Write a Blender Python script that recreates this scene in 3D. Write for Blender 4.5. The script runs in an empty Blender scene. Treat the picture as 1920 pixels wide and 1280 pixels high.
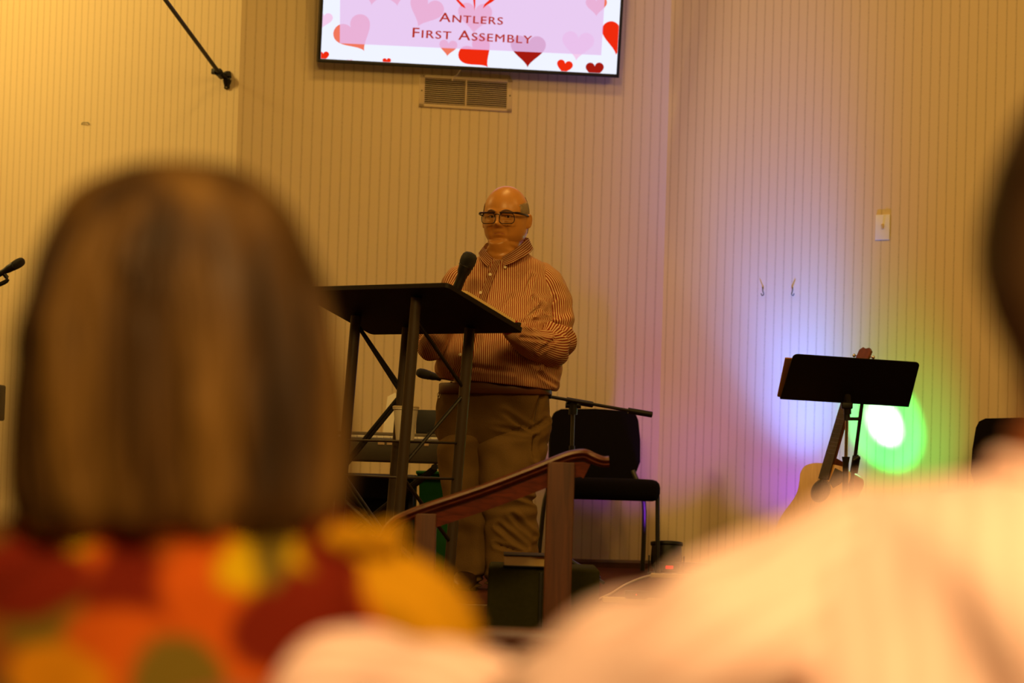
import bpy, bmesh, math, random
from mathutils import Vector, Matrix, noise
random.seed(7)
R = math.radians
col = bpy.context.scene.collection
sc = bpy.context.scene

# ------------------------------------------------------------------ camera
CAM = Vector((0.0, 0.0, 1.14)); FPX = 5000.0
PITCH = math.atan(220/5000.0); ROLL = 0.031
F0 = Vector((0, math.cos(PITCH), math.sin(PITCH)))
U0 = Vector((0, -math.sin(PITCH), math.cos(PITCH)))
R0 = Vector((1, 0, 0))
CR = R0*math.cos(ROLL) + U0*math.sin(ROLL)
CU = U0*math.cos(ROLL) - R0*math.sin(ROLL)
cam_d = bpy.data.cameras.new('camera'); cam = bpy.data.objects.new('camera', cam_d); col.objects.link(cam)
cam.matrix_world = Matrix(((CR.x, CU.x, -F0.x, CAM.x), (CR.y, CU.y, -F0.y, CAM.y), (CR.z, CU.z, -F0.z, CAM.z), (0, 0, 0, 1)))
cam_d.sensor_width = 36; cam_d.lens = FPX/1920*36; cam_d.clip_end = 200; cam_d.clip_start = 0.05
cam_d.dof.use_dof = True; cam_d.dof.focus_distance = 11.0; cam_d.dof.aperture_fstop = 2.8
sc.camera = cam
sc.view_settings.view_transform = 'Standard'; sc.view_settings.look = 'None'
sc.view_settings.gamma = 1; sc.view_settings.use_curve_mapping = False
sc.view_settings.exposure = 0.0

# ------------------------------------------------------------------ world, house lights and added front fill
w = bpy.data.worlds.new('world'); sc.world = w; w.use_nodes = True
w.node_tree.nodes['Background'].inputs[0].default_value = (1.0, 0.6, 0.25, 1)
w.node_tree.nodes['Background'].inputs[1].default_value = 0.02
WARM = (1.0, 0.60, 0.15)
def area(name, loc, target, size, power, color=WARM, spread=180):
    d = bpy.data.lights.new(name, 'AREA'); d.shape = 'DISK'; d.size = size; d.energy = power; d.color = color; d.spread = R(spread)
    o = bpy.data.objects.new(name, d); col.objects.link(o); o.location = loc
    o.rotation_euler = (Vector(target)-Vector(loc)).to_track_quat('-Z', 'Y').to_euler(); return o
def spot(name, loc, target, power, color, angle, blend=1.0, radius=0.03):
    d = bpy.data.lights.new(name, 'SPOT'); d.energy = power; d.color = color; d.spot_size = R(angle); d.spot_blend = blend; d.shadow_soft_size = radius
    o = bpy.data.objects.new(name, d); col.objects.link(o); o.location = loc
    o.rotation_euler = (Vector(target)-Vector(loc)).to_track_quat('-Z', 'Y').to_euler(); return o
HOUSE = (1.0, 0.65, 0.25)
area('house_and_fill_light', (-0.9, 0.9, 4.5), (-0.5, 2.2, 1.0), 1.0, 11, HOUSE, spread=110)
area('house_and_fill_light', (1.3, -2.2, 4.3), (0.7, 1.9, 1.0), 1.0, 42, HOUSE, spread=50)
area('house_and_fill_light', (-0.8, 5.6, 4.6), (0.0, 11.5, 1.3), 1.2, 132)  # front fill added over the audience to light the speaker's face evenly
area('house_and_fill_light', (2.6, 5.6, 4.6), (1.6, 12.5, 1.3), 1.2, 76)
area('stage_light', (0.1, 11.0, 4.7), (0.0, 11.9, 1.0), 0.25, 16)
area('stage_light', (-0.35, 10.6, 4.7), (-0.4, 12.5, 1.0), 0.22, 13)
area('stage_light', (2.9, 9.2, 4.6), (2.4, 12.9, 1.6), 0.6, 20)
area('stage_light', (-4.3, 12.4, 4.6), (-3.5, 15.0, 3.2), 0.6, 96, (1.0, 0.70, 0.22))

# ------------------------------------------------------------------ projection helpers
def raydir(px, py): return F0 + CR*((px-960)/FPX) + CU*((640-py)/FPX)
def W(px, py, Y):
    d = raydir(px, py); return CAM + d*(Y/d.y)
def atz(px, Y, z):
    dz = z-CAM.z; k = (px-960)/FPX; cp, sp = math.cos(PITCH), math.sin(PITCH)
    X = (k*(Y*cp+dz*sp) - math.sin(ROLL)*(dz*cp - Y*sp))/math.cos(ROLL)
    return Vector((X, Y, z))
def onplane(px, py, P0, n, off=0.0):
    d = raydir(px, py); t = (P0 + n*off - CAM).dot(n)/d.dot(n); return CAM + d*t
STAGE = 0.60

# ------------------------------------------------------------------ materials
def lin(c): return tuple(((x/255)/12.92 if x/255 <= 0.04045 else ((x/255+0.055)/1.055)**2.4) for x in c)
def mat(name, rgb, rough=0.6, metal=0.0, spec=0.5, emit=None, es=1.0, nz=0.0, nscale=20.0, bump=0.0, bscale=60.0, stretch=(1,1,1)):
    m = bpy.data.materials.new(name); m.use_nodes = True; nt = m.node_tree; b = nt.nodes['Principled BSDF']
    b.inputs['Roughness'].default_value = rough; b.inputs['Metallic'].default_value = metal
    b.inputs['Specular IOR Level'].default_value = spec
    c = lin(rgb)
    tc = nt.nodes.new('ShaderNodeTexCoord'); mp = nt.nodes.new('ShaderNodeMapping'); nt.links.new(tc.outputs['Object'], mp.inputs[0]); mp.inputs['Scale'].default_value = stretch
    n = nt.nodes.new('ShaderNodeTexNoise'); n.inputs['Scale'].default_value = nscale; n.inputs['Detail'].default_value = 4; nt.links.new(mp.outputs[0], n.inputs['Vector'])
    r = nt.nodes.new('ShaderNodeMix'); r.data_type = 'RGBA'
    k = max(nz, 0.04)
    r.inputs['A'].default_value = tuple(x*(1-k) for x in c)+(1,); r.inputs['B'].default_value = tuple(min(1, x*(1+k)) for x in c)+(1,)
    nt.links.new(n.outputs['Fac'], r.inputs['Factor']); nt.links.new(r.outputs['Result'], b.inputs['Base Color'])
    if emit: b.inputs['Emission Color'].default_value = lin(emit)+(1,); b.inputs['Emission Strength'].default_value = es
    if bump:
        n2 = nt.nodes.new('ShaderNodeTexNoise'); n2.inputs['Scale'].default_value = bscale; n2.inputs['Detail'].default_value = 3; nt.links.new(mp.outputs[0], n2.inputs['Vector'])
        bp = nt.nodes.new('ShaderNodeBump'); bp.inputs['Strength'].default_value = bump; bp.inputs['Distance'].default_value = 0.01
        nt.links.new(n2.outputs['Fac'], bp.inputs['Height']); nt.links.new(bp.outputs[0], b.inputs['Normal'])
    return m
def emat(name, rgb, s=1.0, alpha=1.0):
    m = bpy.data.materials.new(name); m.use_nodes = True; nt = m.node_tree; nt.nodes.clear()
    o = nt.nodes.new('ShaderNodeOutputMaterial'); e = nt.nodes.new('ShaderNodeEmission')
    e.inputs[0].default_value = lin(rgb)+(1,); e.inputs[1].default_value = s
    if alpha < 1:
        t = nt.nodes.new('ShaderNodeBsdfTransparent'); mx = nt.nodes.new('ShaderNodeMixShader'); mx.inputs[0].default_value = alpha
        nt.links.new(t.outputs[0], mx.inputs[1]); nt.links.new(e.outputs[0], mx.inputs[2]); nt.links.new(mx.outputs[0], o.inputs[0])
    else: nt.links.new(e.outputs[0], o.inputs[0])
    return m
def math_node(nt, op, a, b=None, clamp=False):
    n = nt.nodes.new('ShaderNodeMath'); n.operation = op; n.use_clamp = clamp
    for i, v in enumerate((a, b)):
        if v is None: continue
        if isinstance(v, (int, float)): n.inputs[i].default_value = v
        else: nt.links.new(v, n.inputs[i])
    return n.outputs[0]
def mixc(nt, fac, a, b):
    r = nt.nodes.new('ShaderNodeMix'); r.data_type = 'RGBA'
    nt.links.new(fac, r.inputs['Factor'])
    for k, v in (('A', a), ('B', b)):
        if isinstance(v, tuple): r.inputs[k].default_value = v+(1,)
        else: nt.links.new(v, r.inputs[k])
    return r.outputs['Result']
def wallpaper():
    m = bpy.data.materials.new('striped wallpaper'); m.use_nodes = True; nt = m.node_tree; b = nt.nodes['Principled BSDF']
    b.inputs['Roughness'].default_value = 0.75; b.inputs['Specular IOR Level'].default_value = 0.25
    uv = nt.nodes.new('ShaderNodeUVMap'); uv.uv_map = 'UVMap'; s = nt.nodes.new('ShaderNodeSeparateXYZ'); nt.links.new(uv.outputs[0], s.inputs[0])
    n = nt.nodes.new('ShaderNodeTexNoise'); n.inputs['Scale'].default_value = 26; n.inputs['Detail'].default_value = 4; nt.links.new(uv.outputs[0], n.inputs['Vector'])
    wob = math_node(nt, 'MULTIPLY', math_node(nt, 'SUBTRACT', n.outputs['Fac'], 0.5), 0.005)
    u = math_node(nt, 'ADD', s.outputs['X'], wob)
    fr = math_node(nt, 'FRACT', math_node(nt, 'DIVIDE', u, 0.0502))
    d = math_node(nt, 'ABSOLUTE', math_node(nt, 'SUBTRACT', fr, 0.5))
    line = math_node(nt, 'SUBTRACT', 1.0, math_node(nt, 'DIVIDE', d, 0.075), True)
    n2 = nt.nodes.new('ShaderNodeTexNoise'); n2.inputs['Scale'].default_value = 130; n2.inputs['Detail'].default_value = 2
    nt.links.new(uv.outputs[0], n2.inputs['Vector'])
    dash = math_node(nt, 'MULTIPLY', math_node(nt, 'SUBTRACT', n2.outputs['Fac'], 0.15), 1.5, True)
    line = math_node(nt, 'MULTIPLY', math_node(nt, 'MULTIPLY', line, dash), 0.55)
    soft = math_node(nt, 'MULTIPLY', math_node(nt, 'SUBTRACT', 1.0, math_node(nt, 'DIVIDE', d, 0.2), True), 0.12)
    f = math_node(nt, 'ADD', line, soft, True)
    nt.links.new(mixc(nt, f, lin((222, 200, 160)), lin((132, 98, 62))), b.inputs['Base Color'])
    return m
def striped(name, pitch=0.0084, a=(222, 188, 138), c=(140, 46, 28), duty=0.5):
    m = bpy.data.materials.new(name); m.use_nodes = True; nt = m.node_tree; b = nt.nodes['Principled BSDF']
    b.inputs['Roughness'].default_value = 0.85; b.inputs['Specular IOR Level'].default_value = 0.15
    uv = nt.nodes.new('ShaderNodeUVMap'); uv.uv_map = 'UVMap'; s = nt.nodes.new('ShaderNodeSeparateXYZ'); nt.links.new(uv.outputs[0], s.inputs[0])
    fr = math_node(nt, 'FRACT', math_node(nt, 'DIVIDE', s.outputs['X'], pitch))
    d = math_node(nt, 'ABSOLUTE', math_node(nt, 'SUBTRACT', fr, 0.5))
    f = math_node(nt, 'MULTIPLY', math_node(nt, 'SUBTRACT', d, 0.25*(2*duty)-0.06), 8.0, True)
    nt.links.new(mixc(nt, f, lin(a), lin(c)), b.inputs['Base Color'])
    return m
def wood(name, a, b_, scale=3.0, rough=0.4, axis=(18, 18, 1.2)):
    m = bpy.data.materials.new(name); m.use_nodes = True; nt = m.node_tree; b = nt.nodes['Principled BSDF']; b.inputs['Roughness'].default_value = rough
    tc = nt.nodes.new('ShaderNodeTexCoord'); mp = nt.nodes.new('ShaderNodeMapping'); mp.inputs['Scale'].default_value = axis; nt.links.new(tc.outputs['Object'], mp.inputs[0])
    n = nt.nodes.new('ShaderNodeTexNoise'); n.inputs['Scale'].default_value = scale; n.inputs['Detail'].default_value = 6; n.inputs['Distortion'].default_value = 0.6; nt.links.new(mp.outputs[0], n.inputs['Vector'])
    nt.links.new(mixc(nt, math_node(nt, 'MULTIPLY', math_node(nt, 'SUBTRACT', n.outputs['Fac'], 0.3), 2.2, True), lin(a), lin(b_)), b.inputs['Base Color'])
    return m
M = {}
M['wall'] = wallpaper()
M['plain'] = mat('cream paint', (190, 170, 130), 0.8)
M['ceiling'] = mat('ceiling paint', (200, 185, 150), 0.85)
M['carpet'] = mat('red brown carpet', (84, 42, 26), 0.95, spec=0.1, nz=0.25, nscale=140, bump=0.5, bscale=300)
M['basewood'] = wood('baseboard wood', (92, 50, 28), (58, 30, 16), axis=(2, 2, 20))
M['rail'] = wood('rail wood', (112, 48, 26), (66, 26, 14), rough=0.28, axis=(6, 30, 30))
M['post'] = wood('post wood', (102, 56, 28), (68, 36, 17), rough=0.5)
M['pew'] = wood('pew wood', (120, 66, 48), (80, 42, 30), rough=0.35, axis=(2, 20, 20))
M['black'] = mat('black plastic', (14, 12, 12), 0.5)
M['blackmetal'] = mat('black powder coated metal', (26, 22, 20), 0.38, spec=0.5)
M['deskblack'] = mat('matte black sheet', (12, 10, 10), 0.6, spec=0.3)
M['lectern'] = mat('dark lectern board', (22, 12, 9), 0.6, spec=0.25)
M['legs'] = mat('dark bronze steel', (62, 48, 34), 0.45, 0.0)
M['chairfab'] = mat('black chair fabric', (17, 11, 12), 0.95, spec=0.1, nz=0.4, nscale=260, bump=0.4, bscale=500)
M['steel'] = mat('chrome', (200, 195, 185), 0.2, 1.0)
M['bronze'] = mat('bronze tube', (70, 66, 52), 0.4, 0.3)
M['white'] = mat('white plastic', (235, 228, 215), 0.45)
M['ventpaint'] = mat('beige vent paint', (205, 180, 145), 0.5)
M['foam'] = mat('white foam', (240, 232, 215), 0.7)
M['green'] = mat('green plastic', (14, 104, 34), 0.7)
M['greendark'] = mat('dark green cloth', (52, 50, 26), 0.95, spec=0.1, nz=0.2, nscale=60)
M['page'] = mat('book pages', (240, 205, 140), 0.8, nz=0.15, nscale=40, stretch=(1, 1, 60))
M['cover'] = mat('black leather', (22, 14, 12), 0.5)
M['skin'] = mat('skin', (196, 134, 62), 0.36, spec=0.5, nz=0.07, nscale=30)
M['skin2'] = mat('tanned skin', (138, 78, 44), 0.5, spec=0.3, nz=0.06, nscale=30)
M['greyhair'] = mat('short grey hair', (196, 172, 138), 0.8, nz=0.35, nscale=160, bump=0.5, bscale=220, stretch=(1, 1, .3))
M['brow'] = mat('brown grey brow hair', (110, 78, 56), 0.8)
M['lip'] = mat('lips', (176, 104, 66), 0.5)
M['eyewhite'] = mat('eye white', (215, 200, 185), 0.3)
M['iris'] = mat('dark iris', (40, 28, 20), 0.2)
M['frame'] = mat('dark glasses frame', (42, 22, 18), 0.3)
M['khaki'] = mat('khaki cotton', (122, 94, 54), 0.9, spec=0.15, nz=0.08, nscale=16, bump=0.25, bscale=260)
M['belt'] = mat('brown leather', (96, 50, 26), 0.5, nz=0.1)
M['shoe'] = mat('dark brown leather shoe', (52, 30, 20), 0.4)
M['shirt'] = striped('red and cream striped cotton')
M['shirtplain'] = mat('pale shirt button', (245, 230, 200), 0.4)
M['spruce'] = wood('spruce guitar top', (214, 160, 84), (196, 140, 66), rough=0.3, axis=(30, 2, 2))
M['mahog'] = wood('brown guitar side', (120, 60, 30), (90, 42, 20), rough=0.3)
M['fret'] = wood('dark rosewood', (74, 44, 28), (52, 30, 20), rough=0.5)
M['dark'] = mat('hollow shade paint', (10, 6, 4), 0.9)  # near-black colour standing in for the shade inside openings
M['paper'] = mat('tan folder', (176, 124, 76), 0.8)
M['whitepaper'] = mat('yellowed paper', (232, 206, 120), 0.8)

# ------------------------------------------------------------------ object helpers
OFF = {}
def props(o, label=None, cat=None, group=None, kind=None):
    if label: o['label'] = label
    if cat: o['category'] = cat
    if group: o['group'] = group
    if kind: o['kind'] = kind
    return o
def thing(name, label, cat, loc=(0, 0, 0), group=None, local=False):
    o = bpy.data.objects.new(name, None); o.empty_display_size = 0.1; col.objects.link(o)
    o.location = loc; OFF[o.name] = Vector((0, 0, 0)) if local else Vector(loc)
    return props(o, label, cat, group)
def obj(name, bm, m, parent=None, smooth=True, angle=40, mods=None, off=None):
    """links bm as one mesh object; bm is in world space, shifted to the thing's base"""
    me = bpy.data.meshes.new(name)
    bmesh.ops.recalc_face_normals(bm, faces=bm.faces)
    if parent is not None: off = OFF[parent.name]
    elif off is None:
        lo = Vector((min(v.co.x for v in bm.verts), min(v.co.y for v in bm.verts), min(v.co.z for v in bm.verts)))
        hi = Vector((max(v.co.x for v in bm.verts), max(v.co.y for v in bm.verts), 0))
        off = Vector(((lo.x+hi.x)/2, (lo.y+hi.y)/2, lo.z))
    for v in bm.verts: v.co -= off
    bm.to_mesh(me); bm.free()
    for mm in (m if isinstance(m, (list, tuple)) else [m]): me.materials.append(mm)
    if smooth:
        for p in me.polygons: p.use_smooth = True
        me.set_sharp_from_angle(angle=R(angle))
    o = bpy.data.objects.new(name, me); col.objects.link(o)
    if parent is not None: o.parent = parent
    else: o.location = off
    OFF[o.name] = off
    return o
def NB():
    bm = bmesh.new(); bm.loops.layers.uv.new('UVMap'); return bm
def box(bm, c, s, rot=None, bev=0.0, mi=0):
    g = bmesh.ops.create_cube(bm, size=1.0); vs = g['verts']
    for v in vs: v.co = Vector((v.co.x*s[0], v.co.y*s[1], v.co.z*s[2]))
    if bev > 0:
        es = list({e for v in vs for e in v.link_edges})
        r = bmesh.ops.bevel(bm, geom=es, offset=bev, segments=3, affect='EDGES', profile=0.5)
        vs = list({v for f in r['faces'] for v in f.verts} | {v for v in vs if v.is_valid})
    fs = {f for v in vs for f in v.link_faces}
    for f in fs: f.material_index = mi
    for v in vs:
        p = v.co.copy()
        if rot is not None: p = rot @ p
        v.co = p + Vector(c)
    return vs
def ring_frame(t, up):
    t = t.normalized()
    x = up.cross(t)
    if x.length < 1e-4: x = Vector((1, 0, 0)).cross(t)
    x.normalize(); return x, t.cross(x).normalized()
def cr(p0, p1, p2, p3, t):
    return 0.5*((2*p1)+(p2-p0)*t+(2*p0-5*p1+4*p2-p3)*t*t+(3*p1-p0-3*p2+p3)*t*t*t)
def smooth_path(pts, rs, k):
    P = [Vector(p) for p in pts]; n = len(P); op, orr = [], []
    for i in range(n-1):
        a, b, c, d = P[max(i-1, 0)], P[i], P[i+1], P[min(i+2, n-1)]
        ra, rb, rc, rd = rs[max(i-1, 0)], rs[i], rs[i+1], rs[min(i+2, n-1)]
        for j in range(k):
            t = j/k; op.append(cr(a, b, c, d, t)); orr.append(cr(ra, rb, rc, rd, t))
    op.append(P[-1]); orr.append(rs[-1]); return op, orr
def bridge(bm, rings, caps=True, mi=0, uv=None):
    """rings: lists of Vectors of the same length; uv(i,j)->(u,v)"""
    V = [[bm.verts.new(p) for p in r] for r in rings]; n = len(rings[0]); L = bm.loops.layers.uv.active
    for i in range(len(V)-1):
        for j in range(n):
            k = (j+1) % n
            f = bm.faces.new((V[i][j], V[i][k], V[i+1][k], V[i+1][j])); f.material_index = mi
            if L is not None and uv:
                for lp, (a, b) in zip(f.loops, ((i, j), (i, j+1), (i+1, j+1), (i+1, j))): lp[L].uv = uv(a, b)
    if caps:
        for r in (V[0][::-1], V[-1]):
            f = bm.faces.new(r); f.material_index = mi
    return V
def tube(bm, pts, r, n=12, k=1, caps=True, mi=0, flat=1.0, up=Vector((0, 0.13, 1))):
    rs = [r]*len(pts) if isinstance(r, (int, float)) else list(r)
    P, rs = smooth_path(pts, rs, k) if k > 1 else ([Vector(p) for p in pts], rs)
    rings = []
    for i, p in enumerate(P):
        t = (P[min(i+1, len(P)-1)] - P[max(i-1, 0)])
        x, y = ring_frame(t, up)
        rings.append([p + x*math.cos(2*math.pi*j/n)*rs[i] + y*math.sin(2*math.pi*j/n)*rs[i]*flat for j in range(n)])
    bridge(bm, rings, caps, mi, uv=lambda a, b: (2*math.pi*0.06*b/n, a*0.01))
def lathe(bm, prof, n=24, c=(0, 0, 0), mtx=None, mi=0, caps=True):
    rings = []
    for r, z in prof:
        q = [Vector((r*math.cos(2*math.pi*j/n), r*math.sin(2*math.pi*j/n), z)) for j in range(n)]
        rings.append([((mtx @ v) if mtx is not None else v) + Vector(c) for v in q])
    bridge(bm, rings, caps, mi)
def axis_mtx(d):
    return Vector(d).to_track_quat('Z', 'Y').to_matrix()
def ellip(bm, c, r, rot=None, seg=20, rings=12, mi=0):
    g = bmesh.ops.create_uvsphere(bm, u_segments=seg, v_segments=rings, radius=1.0)
    for v in g['verts']:
        p = Vector((v.co.x*r[0], v.co.y*r[1], v.co.z*r[2]))
        if rot is not None: p = rot @ p
        v.co = p + Vector(c)
    for f in {f for v in g['verts'] for f in v.link_faces}: f.material_index = mi
    return g['verts']
def prism(bm, poly, o, ex, ey, ez, t, mi=0, side=None):
    """poly in (ex, ey), extruded t along ez"""
    o = Vector(o); A = [bm.verts.new(o+ex*p[0]+ey*p[1]) for p in poly]; B = [bm.verts.new(o+ex*p[0]+ey*p[1]+ez*t) for p in poly]
    f1 = bm.faces.new(A[::-1]); f2 = bm.faces.new(B); f1.material_index = mi; f2.material_index = mi
    n = len(poly)
    for i in range(n):
        f = bm.faces.new((A[i], A[(i+1) % n], B[(i+1) % n], B[i])); f.material_index = mi if side is None else side
def rrect(w, h, r, k=6):
    out = []
    for cx, cy, a0 in ((w/2-r, h/2-r, 0), (-w/2+r, h/2-r, 90), (-w/2+r, -h/2+r, 180), (w/2-r, -h/2+r, 270)):
        for i in range(k+1):
            a = R(a0+90*i/k); out.append((cx+r*math.cos(a), cy+r*math.sin(a)))
    return out
def plate(bm, TL, TR, BR, BL, thick, rad, nrm, mi=0, corners=(1, 1, 1, 1)):
    """a board through four world corners, rounded, thickness along nrm"""
    w_ = (TR-TL).length; h_ = (BL-TL).length; out = []
    for (cx, cy, a0, on) in ((1, 0, 0, corners[1]), (0, 0, 90, corners[0]), (0, 1, 180, corners[3]), (1, 1, 270, corners[2])):
        rr = rad if on else 0.002
        for i in range(7):
            a = R(a0+90*i/6); u = (cx*w_ + (rr if cx == 0 else -rr) + rr*math.cos(a))/w_
            v = (cy*h_ + (rr if cy == 0 else -rr) - rr*math.sin(a))/h_
            out.append(TL*(1-u)*(1-v)+TR*u*(1-v)+BR*u*v+BL*(1-u)*v)
    A = [bm.verts.new(p) for p in out]; B = [bm.verts.new(p+nrm*thick) for p in out]; n = len(out)
    bm.faces.new(A).material_index = mi; bm.faces.new(B[::-1]).material_index = mi
    for i in range(n): bm.faces.new((A[i], A[(i+1) % n], B[(i+1) % n], B[i])).material_index = mi
def remeshed(bm, voxel, smooth_it=6, fac=0.5):
    """merge overlapping closed shapes into one continuous skin"""
    me = bpy.data.meshes.new('tmp'); bm.to_mesh(me); bm.free()
    o = bpy.data.objects.new('tmp', me); col.objects.link(o)
    md = o.modifiers.new('r', 'REMESH'); md.mode = 'VOXEL'; md.voxel_size = voxel
    if smooth_it:
        s = o.modifiers.new('s', 'SMOOTH'); s.factor = fac; s.iterations = smooth_it
    dg = bpy.context.evaluated_depsgraph_get(); ev = o.evaluated_get(dg); m2 = bpy.data.meshes.new_from_object(ev)
    out = NB(); out.from_mesh(m2)
    if out.loops.layers.uv.active is None: out.loops.layers.uv.new('UVMap')
    bpy.data.objects.remove(o); bpy.data.meshes.remove(me); bpy.data.meshes.remove(m2); return out
def gauss(x, y, x0, y0, sx, sy): return math.exp(-((x-x0)/sx)**2-((y-y0)/sy)**2)

# ------------------------------------------------------------------ room shell
AW = R(12)
XL, XR = atz(435, 13.27, 2.0), atz(1243, 13.73, 2.0)
XL.z = XR.z = 0; TOP = 4.8
WD = (XR-XL).normalized(); WN = Vector((WD.y, -WD.x, 0))        # along the centre wall, and its normal to the room
rd = Vector((math.cos(R(38)), -math.sin(R(38)), 0)); RN = Vector((-rd.y, rd.x, 0))*-1
ld = Vector((-math.cos(R(39)), math.sin(R(39)), 0)); LN = Vector((-ld.y, ld.x, 0))
RE = XR + rd*((5.5-XR.x)/rd.x); LE = XL + ld*((-5.0-XL.x)/ld.x)
for nn in ('RN', 'LN'):
    v = globals()[nn]
    if v.y > 0: globals()[nn] = -v
def wall(name, A, B, nrm, m=None, z0=0.0, z1=TOP, th=0.1):
    bm = NB(); L = bm.loops.layers.uv.active; ln = (B-A).length
    c = [A+Vector((0, 0, z0)), B+Vector((0, 0, z0)), B+Vector((0, 0, z1)), A+Vector((0, 0, z1))]
    uvs = [(0, z0), (ln, z0), (ln, z1), (0, z1)]
    f = bm.faces.new([bm.verts.new(p) for p in c])
    for l, u in zip(f.loops, uvs): l[L].uv = u
    b = [p - nrm*th for p in c]; vb = [bm.verts.new(p) for p in b]; va = list(f.verts)
    bm.faces.new(vb[::-1])
    for i in range(4): bm.faces.new((va[i], va[(i+1) % 4], vb[(i+1) % 4], vb[i]))
    me = bpy.data.meshes.new(name); bm.normal_update()
    if f.normal.dot(nrm) < 0: bmesh.ops.reverse_faces(bm, faces=bm.faces)
    bm.to_mesh(me); bm.free(); me.materials.append(m or M['wall'])
    o = bpy.data.objects.new(name, me); col.objects.link(o); o['kind'] = 'structure'; return o
wall('wall_center', XL, XR, WN); wall('wall_right', XR, RE, RN); wall('wall_left', LE, XL, LN)
wall('wall_east', RE, Vector((5.5, -4, 0)), Vector((-1, 0, 0)), M['plain'])
wall('wall_west', Vector((-5, -4, 0)), LE, Vector((1, 0, 0)), M['plain'])
wall('wall_back', Vector((-5, -4, 0)), Vector((5.5, -4, 0)), Vector((0, 1, 0)), M['plain'])
bm = NB(); box(bm, (0.25, 6.3, -0.05), (10.8, 21.4, 0.1)); props(obj('floor', bm, M['carpet'], smooth=False), kind='structure')
bm = NB(); box(bm, (0.25, 6.3, TOP+0.05), (10.8, 21.4, 0.1)); props(obj('ceiling', bm, M['ceiling'], smooth=False), kind='structure')
SF = 9.95                                                        # stage front
bm = NB(); poly = [(-4.98, SF), (5.48, SF), (5.48, RE.y-0.02), (XR.x, XR.y-0.01), (XL.x, XL.y-0.01), (-4.98, LE.y-0.03)]
prism(bm, poly, (0, 0, 0.0), Vector((1, 0, 0)), Vector((0, 1, 0)), Vector((0, 0, 1)), STAGE)
props(obj('floor_stage', bm, M['carpet'], smooth=False), kind='structure')
bm = NB(); box(bm, (0.25, SF-0.011, 0.56), (10.4, 0.02, 0.075), bev=0.004); props(obj('trim_1', bm, M['basewood']), kind='structure')
def baseboard(name, A, B, nrm):
    bm = NB(); d = (B-A).normalized(); ln = (B-A).length
    prism(bm, [(0.0, 0), (0.016, 0), (0.016, 0.028), (0.010, 0.040), (0.0, 0.042)], A+d*0.005+Vector((0, 0, STAGE)), nrm, Vector((0, 0, 1)), d, ln-0.01)
    props(obj(name, bm, M['basewood'], smooth=False), kind='structure')
baseboard('baseboard_center', XL, XR, WN); baseboard('baseboard_right', XR, RE, RN); baseboard('baseboard_left', XL, LE, LN)

# ------------------------------------------------------------------ television on the wall
def wallc(px, py, off=0.0): return onplane(px, py, XL, WN, off)
TILT = R(9); TE = WD.copy(); TN = (WN*math.cos(TILT) - Vector((0, 0, 1))*math.sin(TILT)).normalized()
TU = (Vector((0, 0, 1))*math.cos(TILT) + WN*math.sin(TILT)).normalized()
T0 = wallc(878, 131, 0.11)
def S(px, py, off=0.0): return onplane(px, py, T0, TN, off)
BL, BR = S(595.5, 116.5), S(1160, 146)
TE = (BR-BL).normalized(); TU = TN.cross(TE).normalized()
if TU.z < 0: TU = -TU
TW = (BR-BL).length; TH = TW*0.575
tv = thing('television', 'large wall mounted television showing a pink valentine church slide', 'television', BL+TE*TW/2)
bm = NB(); C = BL+TE*TW/2+TU*TH/2
RT = Matrix((TE, TU, TN)).transposed()
box(bm, C-TN*0.03, (TW, TH, 0.06), RT, 0.006)
obj('casing', bm, M['black'], tv)
bm = NB()
for (u, v, a, b) in ((0, TH/2, 0.014, TH), (TW, TH/2, -0.014, TH), (TW/2, 0, TW, 0.018), (TW/2, TH, TW, -0.012)):
    if abs(a) < 0.1: box(bm, BL+TE*(u+a/2)+TU*v+TN*0.003, (abs(a), TH, 0.01), RT, 0.002)
    else: box(bm, BL+TE*u+TU*(v+b/2)+TN*0.003, (TW, abs(b), 0.01), RT, 0.002)
obj('bezel', bm, M['black'], tv)
bm = NB(); box(bm, C-TN*0.09+Vector((0, 0, .1)), (0.4, 0.4, 0.06), RT); obj('wall_bracket', bm, M['blackmetal'], tv)
M['scrwhite'] = emat('lit screen white', (236, 240, 255), 1.05)
scr0 = BL+TE*0.014+TU*0.018; SW, SH = TW-0.028, TH-0.030
def topx(P):
    q = P-CAM; z = q.dot(F0); return (960+FPX*q.dot(CR)/z, 640-FPX*q.dot(CU)/z)
def quadface(bm, pts, off):
    vs = [bm.verts.new(p+TN*off) for p in pts]; return bm.faces.new(vs)
bm = NB(); quadface(bm, [scr0, scr0+TE*SW, scr0+TE*SW+TU*SH, scr0+TU*SH], 0.001)
screen = obj('screen', bm, M['scrwhite'], tv, smooth=False)
def uvof(P): q = P-scr0; return q.dot(TE), q.dot(TU)
def clip(poly, inside, inter):
    out = []
    for i in range(len(poly)):
        a, b = poly[i-1], poly[i]
        if inside(b):
            if not inside(a): out.append(inter(a, b))
            out.append(b)
        elif inside(a): out.append(inter(a, b))
    return out
def clipscreen(poly):
    for ax, lim, sg in ((0, 0.001, 1), (0, SW-0.001, -1), (1, 0.001, 1), (1, SH-0.001, -1)):
        ins = lambda p: (p[ax]-lim)*sg >= 0
        def it(a, b):
            t = (lim-a[ax])/(b[ax]-a[ax]); return (a[0]+(b[0]-a[0])*t, a[1]+(b[1]-a[1])*t)
        poly = clip(poly, ins, it)
        if len(poly) < 3: return []
    return poly
def flat(name, polys, m, off, parent):
    bm = NB()
    for poly in polys:
        poly = clipscreen(poly)
        if len(poly) > 2: quadface(bm, [scr0+TE*a+TU*b for a, b in poly], off)
    if len(bm.faces): return obj(name, bm, m, parent, smooth=False)
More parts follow.
